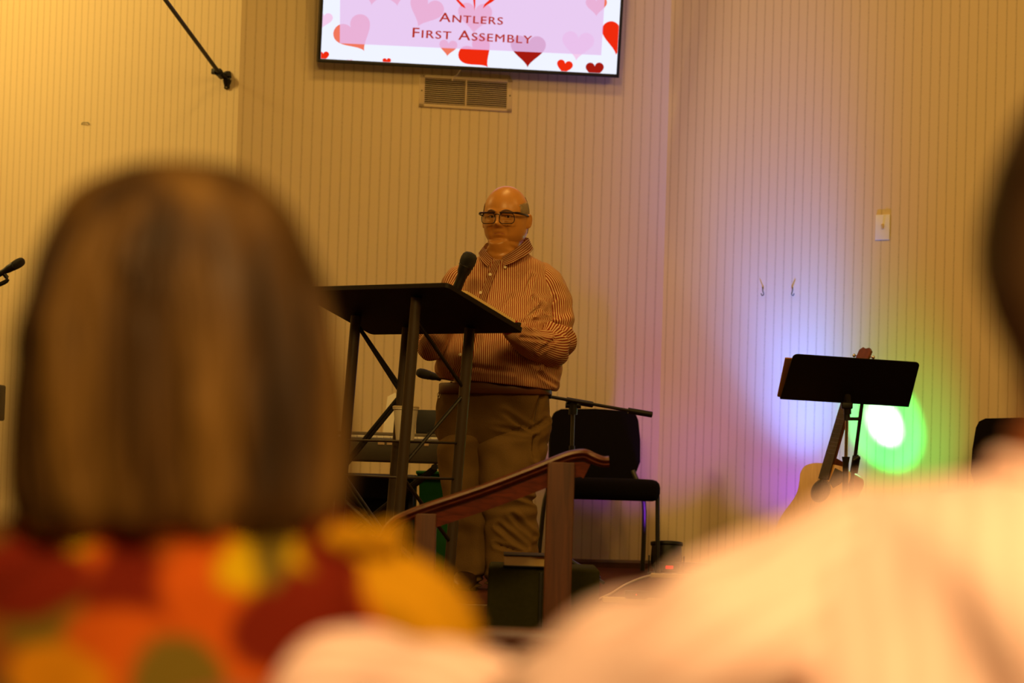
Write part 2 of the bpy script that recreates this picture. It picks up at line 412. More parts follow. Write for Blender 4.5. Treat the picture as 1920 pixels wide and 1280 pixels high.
def heart(px, py, size, rot=0):
    out = []
    for i in range(48):
        t = 2*math.pi*i/48; x = 16*math.sin(t)**3; y = 13*math.cos(t)-5*math.cos(2*t)-2*math.cos(3*t)-math.cos(4*t)
        x, y = x/32*size, -(y+2)/32*size
        a = R(rot); out.append(uvof(S(px+x*math.cos(a)-y*math.sin(a), py+x*math.sin(a)+y*math.cos(a))))
    return out
RED, CORAL, PALE, DRED = emat('red heart print', (240, 44, 14), 1.0), emat('coral heart print', (242, 120, 92), 1.0), emat('pale pink heart print', (246, 205, 236), 1.0), emat('glitter red heart print', (168, 26, 16), 0.95)
nh = [0]
for (x, y, s, r, m) in ((666, 66, 74, -30, CORAL), (700, -16, 56, 8, CORAL), (742, -10, 46, -8, CORAL), (796, 22, 66, 24, CORAL), (890, 34, 64, 4, CORAL),
                        (896, 102, 66, -38, RED), (840, 90, 34, 6, CORAL), (990, 96, 66, 2, DRED), (1083, 86, 60, 6, PALE), (1160, 72, 68, 10, RED),
                        (1058, 126, 30, 12, RED), (1115, 132, 34, 0, DRED), (606, 106, 22, 0, RED), (725, 116, 16, 0, RED), (1118, 12, 40, 0, CORAL),
                        (655, 118, 14, 0, RED), (606, 38, 34, 10, PALE), (1010, -60, 70, -10, CORAL), (860, -90, 60, 12, RED), (660, -80, 60, 0, RED), (1130, -80, 60, 14, RED)):
    nh[0] += 1; flat('heart_print', [heart(x, y, s, r)], m, 0.0016+nh[0]*0.00002, screen)
M['overlay'] = emat('translucent lilac caption panel', (232, 190, 236), 1.0, 0.78)
flat('caption_panel', [[uvof(S(*p)) for p in ((637.5, -10), (637, 81), (1127, 103.5), (1134, -10), (1134, -150), (641, -170))]], M['overlay'], 0.0030, screen)
M['ink'] = emat('brick red slide ink', (190, 52, 34), 0.9)
def word(txt, x0, y0, x1, y1, cap, name):
    cu = bpy.data.curves.new('t', 'FONT'); cu.body = txt; cu.small_caps_scale = 0.8; cu.offset = 0.0; cu.space_character = 1.12; cu.space_word = 1.2
    for i, ch in enumerate(txt):
        if ch.islower(): cu.body_format[i].use_small_caps = True
    o = bpy.data.objects.new('t', cu); col.objects.link(o); dg = bpy.context.evaluated_depsgraph_get(); dg.update()
    me = bpy.data.meshes.new_from_object(o.evaluated_get(dg)); bm = NB(); bm.from_mesh(me)
    xs = [v.co.x for v in bm.verts]; ys = [v.co.y for v in bm.verts]; xa, xb, H = min(xs), max(xs), max(ys)
    for v in bm.verts:
        t = (v.co.x-xa)/(xb-xa); v.co = S(x0+(x1-x0)*t + v.co.y/H*cap*0.05, y0+(y1-y0)*t - v.co.y/H*cap, 0.0042)
    g2 = bmesh.ops.duplicate(bm, geom=bm.verts[:]+bm.edges[:]+bm.faces[:])
    for e in g2['geom']:
        if isinstance(e, bmesh.types.BMVert): e.co += TE*0.0022+TU*0.0008+TN*0.0002
    bpy.data.objects.remove(o); obj(name, bm, M['ink'], screen, smooth=False)
word('Antlers', 823, 40.5, 942, 46.5, 17, 'lettering'); word('First', 773, 70, 845, 73.9, 18, 'lettering'); word('Assembly', 859, 74.6, 996.5, 82, 18, 'lettering')
def leaf(pts, name='logo_stroke'):
    flat(name, [[uvof(S(*p)) for p in pts]], RED, 0.0040, screen)
leaf([(852, -8), (862, 2), (870, 10), (873, 16), (865, 12), (857, 3), (849, -8)]); leaf([(886, -8), (891, -8), (891, 10), (889.5, 20), (888, 8)]); leaf([(932, -4), (922, 4), (912, 10), (905, 16), (908, 8), (917, 0), (924, -8)])
# cable hanging behind the television to the vent
bm = NB(); tube(bm, [wallc(866, 128, .03), wallc(858, 140, .012), wallc(850, 145, .01), wallc(848, 152, .012)], 0.004, 8, 4)
props(obj('power_cable', bm, M['ventpaint']), 'thin pale cable hanging from under the television to the air vent', 'cable')

# ------------------------------------------------------------------ air vent
vt = thing('air_vent', 'beige louvred air vent grille on wall under the television', 'vent', wallc(872, 205))
vw = (wallc(957, 205)-wallc(783, 200)).length; vh = (wallc(790, 143)-wallc(784, 203)).length
vc = wallc(873, 175); RV = Matrix((WD, WN, Vector((0, 0, 1)))).transposed()
if RV.determinant() < 0: RV = Matrix((WD, -WN, Vector((0, 0, 1)))).transposed()
bm = NB(); iw, ih = vw*0.885, vh*0.80
for s in (-1, 1):
    box(bm, vc+WD*s*(iw/2+(vw-iw)/4)+WN*0.006, ((vw-iw)/2, 0.012, vh), RV, 0.002)
    box(bm, vc+Vector((0, 0, s*(ih/2+(vh-ih)/4)))+WN*0.006, (vw, 0.012, (vh-ih)/2), RV, 0.002)
box(bm, vc+WN*0.008, (0.007, 0.012, ih), RV)
obj('grille_frame', bm, M['ventpaint'], vt)
bm = NB(); box(bm, vc+WN*0.0015, (iw, 0.003, ih), RV); obj('duct_shade_panel', bm, M['dark'], vt)  # dark panel painted in place of the shade behind the slats
for i in range(13):
    bm = NB(); rs = RV @ Matrix.Rotation(R(-12), 3, 'X')
    box(bm, vc+Vector((0, 0, -ih/2+ih*(i+0.5)/13))+WN*0.007, (iw, 0.006, 0.0030), rs); obj('slat', bm, M['ventpaint'], vt)
for s in (-1, 1):
    bm = NB(); lathe(bm, [(0.004, 0), (0.0035, 0.002), (0.001, 0.003)], 10, vc+WD*s*(vw/2-0.012)+WN*0.012, axis_mtx(WN)); obj('screw', bm, M['bronze'], vt)

# ------------------------------------------------------------------ light switch, hooks on the right wall
def wallr(px, py, off=0.0): return onplane(px, py, XR, RN, off)
def walll(px, py, off=0.0): return onplane(px, py, XL, LN, off)
RR = Matrix((rd, RN*-1, Vector((0, 0, 1)))).transposed()
sw = thing('light_switch', 'white toggle light switch plate on the striped right wall', 'light switch', wallr(1654, 449))
bm = NB(); box(bm, wallr(1655, 426, 0.004), (0.079, 0.007, 0.124), RR, 0.002); obj('cover_plate', bm, M['white'], sw)
bm = NB(); box(bm, wallr(1655, 424, 0.012), (0.010, 0.014, 0.024), RR @ Matrix.Rotation(R(20), 3, 'X'), 0.002); obj('toggle', bm, mat('ivory toggle', (226, 196, 120), .4), sw)
for (hx, sg, lb) in ((1430, 1, 'small wire hook on right wall, nearer the wall corner'), (1486, -1, 'small wire hook on right wall, nearer the light switch')):
    bm = NB(); p = wallr(hx, 538, 0.003); q = wallr(hx, 545, 0.004); a = wallr(hx+2*sg, 551, 0.012); b = wallr(hx-1*sg, 554, 0.022); c = wallr(hx-3*sg, 550, 0.024)
    tube(bm, [p, q, a, b, c], 0.0022, 8, 4); props(obj('wall_hook', bm, M['bronze']), lb, 'hook', 'wire hooks on the right wall')
bm = NB(); tube(bm, [walll(153, 233, .003), walll(155, 230, .012), walll(160, 230, .016), walll(165, 230, .012), walll(167, 233, .003)], 0.0022, 8, 4)
props(obj('wire_staple', bm, M['bronze']), 'small wire staple on the bright left wall', 'staple')
# black rod with bracket on the left wall
rod = thing('support_rod', 'black support rod with end bracket running up from the left wall corner', 'rod', walll(425, 165))
bm = NB(); e0 = walll(412, 138, 0.06); e1 = walll(300, -14, 0.9)
d_ = (e1-e0); tube(bm, [e0, e0+d_*1.9], 0.0105, 12); obj('rod', bm, M['black'], rod)
bm = NB(); tube(bm, [e0+d_*0.02, e0-d_*0.035], [0.021, 0.017], 12); box(bm, walll(403, 134, 0.08), (0.03, 0.03, 0.03), RR, 0.006); tube(bm, [e0, walll(424, 146, 0.02)], 0.014, 10)
obj('clamp', bm, M['black'], rod)
LR_ = Matrix((ld, LN*-1, Vector((0, 0, 1)))).transposed()
bm = NB(); box(bm, walll(426, 150, 0.006), (0.035, 0.012, 0.09), LR_, 0.005); tube(bm, [walll(426, 137, .012), walll(426, 150, .02), walll(425, 165, .01)], [0.02, 0.022, 0.010], 12, 3)
obj('wall_plate', bm, M['black'], rod)
bm = NB(); lathe(bm, [(0.005, 0), (0.004, 0.003), (0.001, 0.004)], 10, walll(424.5, 163, 0.02), axis_mtx(LN)); obj('bolt', bm, M['steel'], rod)

# ------------------------------------------------------------------ stage chairs
def chair(label, loc, rz):
    t = thing('stacking_chair', label, 'chair', loc, 'black stacking chairs on the stage', local=True)
    def cushion(prof, w0, w1, y0, th, name):
        pass
    # seat: rounded cushion
    bm = NB(); box(bm, (0, -0.01, 0.408), (0.50, 0.47, 0.105), None, 0.038); obj('seat', bm, M['chairfab'], t, angle=60)
    # back: upright cushion, slightly reclined, narrowing to the bottom
    bm = NB(); out = []
    P = [(0.185, 0.44), (0.205, 0.49), (0.228, 0.55), (0.228, 0.66), (0.218, 0.76), (0.205, 0.79), (0.175, 0.805)]
    top = [(x, z) for x, z in P]; poly = top + [(0, 0.812)] + [(-x, z) for x, z in reversed(top)]
    ey = Vector((0, 0.14, 1)).normalized(); nn = Vector((0, -1, 0.14)).normalized()
    prism(bm, poly, (0, 0.135, 0.0), Vector((1, 0, 0)), ey, -nn, 0.06)
    bmesh.ops.bevel(bm, geom=[e for e in bm.edges if len(e.link_faces) == 2 and e.calc_face_angle() > 1.2], offset=0.02, segments=3, affect='EDGES')
    obj('backrest', bm, M['chairfab'], t, angle=60)
    for s in (-1, 1):
        bm = NB(); tube(bm, [(s*0.235, -0.19, 0.40), (s*0.24, -0.20, 0.38), (s*0.245, -0.225, 0.012)], 0.011, 10); tube(bm, [(s*0.245, -0.225, 0.03), (s*0.245, -0.226, 0)], 0.014, 10); obj('leg', bm, M['blackmetal'], t)
        bm = NB(); tube(bm, [(s*0.190, 0.205, 0.50), (s*0.215, 0.19, 0.44), (s*0.250, 0.20, 0.34), (s*0.262, 0.235, 0.15), (s*0.265, 0.265, 0.0)], 0.012, 10, 4); obj('leg', bm, M['bronze'], t)
    bm = NB()
    for s in (-1, 1): tube(bm, [(s*0.235, -0.19, 0.372), (s*0.235, 0.19, 0.372)], 0.010, 8)
    tube(bm, [(-0.24, -0.19, 0.372), (0.24, -0.19, 0.372)], 0.010, 8); tube(bm, [(-0.24, 0.19, 0.372), (0.24, 0.19, 0.372)], 0.010, 8)
    obj('seat_frame', bm, M['blackmetal'], t); t.rotation_euler = (0, 0, rz); return t
chair('black padded stacking chair behind the speaker, in front of the wall corner', atz(1124, 13.12, STAGE), R(8))
chair('black padded stacking chair in front of the right wall beyond the music stand', atz(1878, 12.15, STAGE), R(-28))

# ------------------------------------------------------------------ lectern
def lp(px, py, Y): return W(px, py, Y)
lec = thing('lectern', 'black slanted lectern with braced steel legs in front of the speaker', 'lectern', atz(740, 10.25, STAGE))
th = R(42)
Bc = lp(838, 538, 10.02); e1 = Vector((math.cos(th), -math.sin(th), 0))
Cc = lp(981, 624, 10.36); sidev = Cc-Bc; LWd = 0.835
Ac = Bc-e1*LWd; Dc = Cc-e1*(LWd-0.19)
Dc = Cc-e1*LWd
nT = e1.cross(sidev).normalized()
if nT.z < 0: nT = -nT
bm = NB(); plate(bm, Ac, Bc, Cc, Dc, 0.018, 0.02, nT); obj('top', bm, M['lectern'], lec, angle=50)
bm = NB(); ef = sidev.normalized(); plate(bm, Dc+nT*0.018-ef*0.012+e1*.02, Cc+nT*0.018-ef*0.012-e1*.02, Cc+nT*0.018-e1*.02, Dc+nT*0.018+e1*.02, 0.022, 0.004, nT); obj('book_ledge', bm, M['lectern'], lec)
def under(px, py):                                   # a point on the underside of the top
    return onplane(px, py, Bc, nT)
tops = {'fl': under(668, 590), 'fr': under(781, 556), 'bl': under(764, 612), 'br': under(881, 613)}
drift = Vector((-0.055, 0.0, 0))
legp = {k: (v, Vector((v.x+drift.x, v.y+(-0.01 if k[0] == 'f' else 0.01), STAGE))) for k, v in tops.items()}
for k, (a, b) in legp.items():
    bm = NB(); d = (b-a); rr = axis_mtx(d) @ Matrix.Rotation(th, 3, 'Z')
    tube(bm, [a+d*0.004, b+Vector((0, 0, 0.012))], 0.0215, 16); obj('leg', bm, M['legs'], lec)
    bm = NB(); tube(bm, [b+Vector((0, 0, 0.014)), b], [0.025, 0.027], 16); obj('foot', bm, M['black'], lec)
def onleg(k, z): a, b = legp[k]; return a.lerp(b, (a.z-z)/(a.z-b.z))
def zof(py, px, Y): return W(px, py, Y).z
for (f, b) in (('fl', 'bl'), ('fr', 'br')):
    for dz in (0, 0.022) if f == 'fl' else (0,):
        bm = NB(); tube(bm, [onleg(f, 1.668), onleg(b, 1.405-dz)], 0.0075, 8) ; obj('brace', bm, M['blackmetal'], lec)
        bm = NB(); tube(bm, [onleg(b, 1.39-dz), onleg(f, 1.10-dz)], 0.0075, 8); obj('brace', bm, M['blackmetal'], lec)
        bm = NB(); tube(bm, [onleg(f, 1.06-dz), onleg(b, 0.80-dz)], 0.0075, 8); obj('brace', bm, M['blackmetal'], lec)
shz = 1.195
bm = NB(); q = [onleg(k, shz) for k in ('fl', 'fr', 'br', 'bl')]
for i in range(4): tube(bm, [q[i], q[(i+1) % 4]], 0.0045, 8)
for i in range(1, 7): tube(bm, [q[0].lerp(q[3], i/7), q[1].lerp(q[2], i/7)], 0.0025, 6)
obj('wire_shelf', bm, M['blackmetal'], lec)
bm = NB(); q = [onleg(k, 1.055) for k in ('fl', 'fr', 'br', 'bl')]
for i in range(4): tube(bm, [q[i], q[(i+1) % 4]], 0.0045, 8)
obj('wire_shelf', bm, M['blackmetal'], lec)
# cup on the lectern's wire shelf
cc = onplane(759, 833, Vector((0, 0, shz+0.0045)), Vector((0, 0, 1))); 
cc = atz(759, (legp['fr'][0].y+legp['br'][0].y+legp['fl'][0].y+legp['bl'][0].y)/4, shz+0.0048)
cup = thing('foam_cup', 'tall white foam cup on the wire shelf inside the lectern', 'cup', cc)
bm = NB(); H = 0.128
lathe(bm, [(0.0345, 0), (0.036, 0.004), (0.048, H-0.006), (0.0515, H-0.006), (0.052, H), (0.049, H), (0.0465, H-0.01), (0.034, 0.006)], 32, cc); obj('cup_body', bm, M['foam'], cup)
bm = NB(); lathe(bm, [(0.030, 0), (0.0525, 0), (0.0535, 0.004), (0.050, 0.007), (0.045, 0.004), (0.01, 0.004)], 32, cc+Vector((0, 0, H))); obj('lid', bm, mat('thin white lid', (225, 205, 170), .3), cup)
# bible on the lectern top, book and papers
ob = thing('open_book', 'open book with gilt page edges lying on the lectern top', 'book', under(900, 590)+nT*0.018)
e2 = sidev.normalized()
bb = Cc - e1*0.26 - e2*0.02 + nT*0.019
def slab(bm, o, a, b, c, A, B_, t, mi=0): prism(bm, [(0, 0), (a, 0), (a, b), (0, b)], o, A, B_, nT, t, mi)
bm = NB(); slab(bm, bb-e2*0.33, 0.25, 0.31, 0, e1, e2, 0.004); obj('cover', bm, M['cover'], ob)
for s in (0, 1):
    bm = NB(); pts = [(s*0.125+0.003, 0), (s*0.125+0.122, 0)]
    poly = [(0, 0), (0.12, 0), (0.12, 0.012)] + [(0.12-0.12*i/8, 0.012+0.006*math.sin(math.pi*i/8)) for i in range(1, 8)] + [(0, 0.010)]
    prism(bm, poly, bb-e2*0.325+e1*(0.004+s*0.122)+nT*0.004, e1, nT, e2, 0.30); obj('pages', bm, M['page'], ob)
# ------------------------------------------------------------------ keyboard on a stand
kY = 12.05
def kb(px, py, Y=kY): return W(px, py, Y)
kz = kb(760, 822).z; k0 = atz(560, kY, kz); k1 = atz(905, kY, kz); kc = (k0+k1)/2; KW = k1.x-k0.x
kbd = thing('electronic_keyboard', 'grey electronic keyboard on a folding stand behind the lectern', 'keyboard', Vector((kc.x, kY+0.15, kz-0.11)))
bm = NB(); box(bm, (kc.x, kY+0.17, kz-0.055), (KW, 0.36, 0.11), None, 0.012); obj('case', bm, mat('dark grey keyboard case', (66, 58, 44), .5), kbd)
bm = NB(); box(bm, (kc.x, kY+0.29, kz+0.012), (KW*0.98, 0.12, 0.03), None, 0.006); obj('control_panel', bm, mat('grey control panel', (92, 80, 60), .5), kbd)
for px, wd in ((715, .03), (735, .045), (800, .02), (852, .03)):
    bm = NB(); p = kb(px, 826); box(bm, (p.x, kY-0.012, kz-0.02), (wd, 0.004, 0.022), None, 0.001); obj('label_plate', bm, M['ventpaint'], kbd)
for i in range(24):
    bm = NB(); box(bm, (k0.x+0.05+i*(KW-0.1)/24+0.012, kY+0.11, kz+0.004), ((KW-0.1)/24-0.002, 0.14, 0.012), None, 0.002); obj('white_key', bm, M['white'], kbd)
ks = thing('keyboard_stand', 'black folding x-shaped stand carrying the keyboard', 'stand', Vector((kc.x, kY+0.15, STAGE)))
for yy in (kY+0.03, kY+0.30):
    for s in (-1, 1):
        bm = NB(); tube(bm, [(kc.x-0.1+s*0.30, yy+s*0.012, kz-0.13), (kc.x-0.1-s*0.26, yy+s*0.012, STAGE+0.02)], 0.014, 8); obj('leg', bm, M['blackmetal'], ks)
bm = NB()
for s in (-1, 1):
    tube(bm, [(kc.x-0.1+s*0.30, kY, kz-0.124), (kc.x-0.1+s*0.30, kY+0.33, kz-0.124)], 0.014, 8); tube(bm, [(kc.x-0.1+s*0.26, kY, STAGE+0.016), (kc.x-0.1+s*0.26, kY+0.33, STAGE+0.016)], 0.016, 8)
obj('crossbar', bm, M['blackmetal'], ks)
p = atz(808, 12.32, kz+0.027)
mon = thing('small_monitor', 'small black screen standing on the keyboard behind the foam cup', 'monitor', p)
bm = NB(); box(bm, p+Vector((0.015, 0, 0.055)), (0.17, 0.025, 0.11), None, 0.004); obj('panel', bm, M['black'], mon)
bm = NB(); box(bm, p+Vector((0.015, 0.0, 0.004)), (0.07, 0.07, 0.008), None, 0.002); obj('base', bm, M['black'], mon)
bm = NB(); a = atz(742, 12.35, kz+0.028); prism(bm, [(-0.06, 0), (0.055, 0), (0.02, 0.15), (-0.01, 0.19), (-0.045, 0.17)], a, Vector((1, 0, 0)), Vector((0, 0.2, 1)).normalized(), Vector((0, 1, -.2)).normalized(), 0.003)
props(obj('sheet_of_paper', bm, M['foam'], smooth=False), 'pale sheet of paper standing on the keyboard behind the lectern leg', 'paper')
bm = NB(); a = atz(634, 12.3, STAGE); b = atz(770, 12.3, STAGE); box(bm, ((a.x+b.x)/2, 12.62, STAGE+0.225), (b.x-a.x, 0.4, 0.45), None, 0.012)
am = thing('guitar_amplifier', 'black amplifier cabinet on the stage floor under the keyboard', 'amplifier', ((a.x+b.x)/2, 12.62, STAGE))
obj('cabinet', bm, M['black'], am)
bm = NB(); box(bm, ((a.x+b.x)/2, 12.415, STAGE+0.18), (b.x-a.x-0.05, 0.008, 0.32), None, 0.002); obj('grille_cloth', bm, M['chairfab'], am)
bm = NB(); a = atz(792, 12.5, STAGE); b = atz(866, 12.5, STAGE); cx_ = (a.x+b.x)/2
bn = thing('storage_bin', 'green plastic storage bin on the stage floor behind the lectern leg', 'bin', (cx_, 12.7, STAGE))
lathe(bm, [(0.11*1.41, 0), (0.125*1.41, 0.44), (0.135*1.41, 0.44), (0.135*1.41, 0.455), (0.12*1.41, 0.455), (0.105*1.41, 0.01)], 4, (cx_, 12.7, STAGE), Matrix.Rotation(R(45), 3, 'Z')); obj('tub', bm, M['green'], bn, angle=20)
bm = NB(); box(bm, (cx_, 12.7, STAGE+0.463), (0.28, 0.28, 0.016), None, 0.004); obj('lid', bm, M['green'], bn)

# ------------------------------------------------------------------ boom microphone stand behind the speaker
bY = 12.0
def rodw(px, py, Y=bY): return W(px, py, Y)
ms = thing('boom_microphone_stand', 'black boom microphone stand reaching behind the speaker at waist height', 'microphone stand', atz(1073, bY, STAGE))
piv = rodw(1075, 752); L_ = rodw(818, 706, 11.75); Rr = rodw(1222, 777, 12.1)
bm = NB(); tube(bm, [L_, Rr], 0.0075, 10); obj('boom_arm', bm, M['blackmetal'], ms)
bm = NB(); tube(bm, [Rr.lerp(piv, 0.30), Rr], 0.014, 12); obj('counterweight', bm, M['black'], ms)
bm = NB(); tube(bm, [piv+(L_-Rr)*0.03, piv-(L_-Rr)*0.09], 0.014, 12); tube(bm, [piv, piv-Vector((0, 0, 0.06))], 0.02, 12); tube(bm, [piv-Vector((0.035, 0, 0.02)), piv+Vector((0.035, 0, -0.02))], 0.012, 10); obj('boom_clamp', bm, M['black'], ms)
foot = atz(1073, bY, STAGE); pv = Vector((foot.x, bY, piv.z))
bm = NB(); tube(bm, [piv-Vector((0, 0, 0.05)), (piv.x, bY, piv.z-0.30)], 0.009, 10); obj('inner_tube', bm, M['bronze'], ms)
bm = NB(); tube(bm, [(piv.x, bY, piv.z-0.20), (piv.x, bY, STAGE+0.03)], 0.013, 10); obj('outer_tube', bm, M['blackmetal'], ms)
for i in range(3):
    a = R(60+120*i); bm = NB(); tube(bm, [(piv.x, bY, STAGE+0.10), (piv.x+0.30*math.cos(a), bY+0.30*math.sin(a), STAGE+0.01)], 0.008, 8); obj('leg', bm, M['blackmetal'], ms)
def microphone(label, tip, tail, r=0.026, Ltot=None, name='microphone'):
    tip, tail = Vector(tip), Vector(tail); d = (tail-tip); L = d.length; mt = axis_mtx(d)
    t = thing(name, label, 'microphone', tail)
    bm = NB(); lathe(bm, [(0.004, 0), (r*0.62, 0.004), (r*0.90, 0.014), (r*1.0, 0.030), (r*0.98, 0.046), (r*0.88, 0.058)], 24, tip, mt)
    obj('grille', bm, mat('black mesh grille', (20, 17, 15), 0.6, nz=.5, nscale=600, bump=.6, bscale=900), t)
    bm = NB(); lathe(bm, [(r*0.93, 0.0575), (r*0.95, 0.060), (r*0.93, 0.063)], 24, tip, mt); obj('collar_ring', bm, M['blackmetal'], t)
    bm = NB(); lathe(bm, [(r*0.86, 0.062), (r*0.80, 0.085), (r*0.62, 0.10), (r*0.60, 0.12), (r*0.56, L-0.01), (r*0.45, L), (0.003, L)], 24, tip, mt); obj('handle', bm, M['black'], t)
    return t
microphone('black microphone clipped to the boom stand left of the speaker', rodw(781, 697, 11.70), rodw(822, 708, 11.75), 0.022)
microphone('black handheld microphone above the lectern edge near the speaker', W(884, 473, 10.72), W(842, 578, 10.76), 0.033)

# ------------------------------------------------------------------ stair railing
rY = 9.2
def rw(px, py, Y=rY): return W(px, py, Y)
srl = thing('stair_railing', 'reddish brown wooden stair handrail with square posts in front of the speaker', 'railing', atz(1050, rY, 0.0))
path = [rw(712, 1012), rw(721, 990), rw(738, 972), rw(762, 960), rw(801, 945), rw(903, 911), rw(1000, 874), rw(1052, 853), rw(1076, 846), rw(1098, 845), rw(1116, 853), rw(1130, 858), rw(1141, 858)]
def sweep(bm, path, prof, k=4, ydir=Vector((0, 1, 0))):
    P, _ = smooth_path(path, [0]*len(path), k); rings = []
    for i, p in enumerate(P):
        t = (P[min(i+1, len(P)-1)]-P[max(i-1, 0)]).normalized(); u = ydir.cross(t).normalized()
        if u.z < 0 and abs(t.x) > 0.3: u = -u
        rings.append([p + ydir*a + u*b for a, b in prof])
    bridge(bm, rings)
cap = [(-0.042, 0.0), (-0.046, -0.008), (-0.042, -0.014), (-0.036, -0.018), (-0.036, -0.024), (-0.028, -0.032), (0.028, -0.032), (0.036, -0.024), (0.036, -0.018), (0.042, -0.014), (0.046, -0.008), (0.042, 0.0), (0.03, 0.006), (-0.03, 0.006)]
bm = NB(); sweep(bm, path, cap); obj('handrail', bm, M['rail'], srl, angle=30)
under_ = [rw(790, 964), rw(903, 926), rw(1000, 890), rw(1054, 868), rw(1090, 862), rw(1108, 868)]
bm = NB(); sweep(bm, under_, [(-0.02, 0.02), (-0.02, -0.058), (0.02, -0.058), (0.02, 0.02)], 3); obj('subrail', bm, M['rail'], srl, angle=30)
for (px, wd, pt) in ((1052, 0.094, 866), (799, 0.074, 962)):
    tp = rw(px, pt); bm = NB(); box(bm, (tp.x, rY, tp.z/2), (wd, wd, tp.z), None, 0.004); obj('post', bm, M['post'], srl)
# stage steps behind the railing
for i, (z, y0) in enumerate(((0.4, 9.63), (0.2, 9.31))):
    bm = NB(); a = atz(560, y0, z); box(bm, (a.x+0.35, (y0+SF-.012)/2, z/2), (1.0, SF-.012-y0, z), None, 0.004)
    props(obj('trim_%d' % (i+2), bm, M['carpet'], smooth=False), kind='structure')

# ------------------------------------------------------------------ dark green box with a book on top
gb = atz(1013, 9.6, 0.0); gt = zof(1064, 1000, 9.45)
gl = atz(903, 9.45, 0).x; gr = atz(1113, 9.45, 0).x
bxo = thing('fabric_covered_box', 'dark green fabric covered box standing behind the railing post', 'box', ((gl+gr)/2, 9.68, 0.0))
bm = NB(); box(bm, ((gl+gr)/2, 9.68, gt/2), (gr-gl, 0.46, gt), None, 0.012); obj('box_body', bm, M['greendark'], bxo)
bm = NB(); box(bm, ((gl+gr)/2-0.01, 9.448, gt/2), (0.012, 0.008, gt-0.03), None, 0.002); obj('seam_welt', bm, M['black'], bxo)
bx = atz(931, 9.5, 0).x; bx2 = atz(1038, 9.5, 0).x; bw = bx2-bx
bk = thing('thick_book', 'thick closed book with cream pages and dark cover on the green box', 'book', ((bx+bx2)/2, 9.62, gt))
for z in (0.0035, 0.0415):
    bm = NB(); box(bm, ((bx+bx2)/2, 9.58, gt+z), (bw, 0.28, 0.005), None, 0.001); obj('cover', bm, M['cover'], bk)
bm = NB(); box(bm, ((bx+bx2)/2, 9.585, gt+0.0225), (bw-0.006, 0.27, 0.035), None, 0.002); obj('pages', bm, M['page'], bk)

# ------------------------------------------------------------------ stage lights
def par(label, loc, color, lit=True):
    t = thing('stage_uplight', label, 'stage light', loc, None, local=True)
    bm = NB(); lathe(bm, [(0.055, 0.02), (0.075, 0.035), (0.078, 0.075), (0.074, 0.135), (0.080, 0.142), (0.080, 0.155), (0.070, 0.157), (0.066, 0.140), (0.02, 0.130)], 28, mtx=Matrix.Rotation(R(-8), 3, 'X')); obj('housing', bm, M['black'], t)
    bm = NB(); lathe(bm, [(0.002, 0.145), (0.067, 0.146), (0.067, 0.150), (0.002, 0.151)], 28, mtx=Matrix.Rotation(R(-8), 3, 'X')); obj('lens', bm, mat('dark green tinted lens', (20, 40, 22), .15), t)
    bm = NB(); box(bm, (0, -0.062, 0.035), (0.13, 0.06, 0.05), None, 0.012); obj('control_box', bm, M['black'], t)
    bm = NB(); box(bm, (0.01, -0.0935, 0.036), (0.036, 0.003, 0.014), None, 0.001); obj('display', bm, M['led'], t)
    bm = NB()
    for s in (-1, 1): box(bm, (s*0.086, 0, 0.045), (0.006, 0.03, 0.09), None, 0.002)
    box(bm, (0, 0, 0.004), (0.178, 0.12, 0.008), None, 0.002); obj('yoke', bm, M['blackmetal'], t); return t
M['led'] = mat('red digits display', (60, 0, 0), .4, emit=(255, 20, 30), es=2.0)
p1 = atz(1249, 13.12, STAGE); par('small black stage light with red display on the floor by the wall corner', p1, None)
def alongwall(px, off):
    P = onplane(px, 900, XR, RN, off); return Vector((P.x, P.y, STAGE))
p2 = alongwall(1462, 0.42); par('black stage light on the floor throwing purple light up the right wall', p2, None)
p3 = alongwall(1656, 0.75); par('black stage light on the floor making the green glow on the right wall', p3, None)
# beams of the stage lights
def up(p): return Vector((p.x, p.y, STAGE+0.17))
VIO, BLU = (0.16, 0.02, 1.0), (0.08, 0.19, 1.0)
spot('corner_beam', up(p1), wallc(1170, 700), 12, (0.30, 0.04, 1.0), 100, 1.0)
spot('violet_beam', up(p2), wallr(1480, 800), 28, VIO, 96, 1.0)
spot('blue_beam', up(p2), wallr(1484, 620), 95, BLU, 50, 1.0)
spot('blue_beam', up(p2), wallr(1452, 380), 120, BLU, 34, 1.0)
spot('blue_beam', up(p2), wallr(1440, 380), 75, BLU, 50, 1.0)
spot('blue_beam', up(p2), wallr(1430, 380), 60, BLU, 70, 1.0)
spot('green_beam', up(p3), wallr(1660, 795), 34, (0.0, 1.0, 0.22), 60, 1.0)
spot('green_beam', up(p3), wallr(1664, 802), 170, (0.0, 1.0, 0.20), 23, 0.35)
spot('green_beam', up(p3), wallr(1660, 796), 520, (0.5, 1.0, 1.0), 9.5, 0.4)

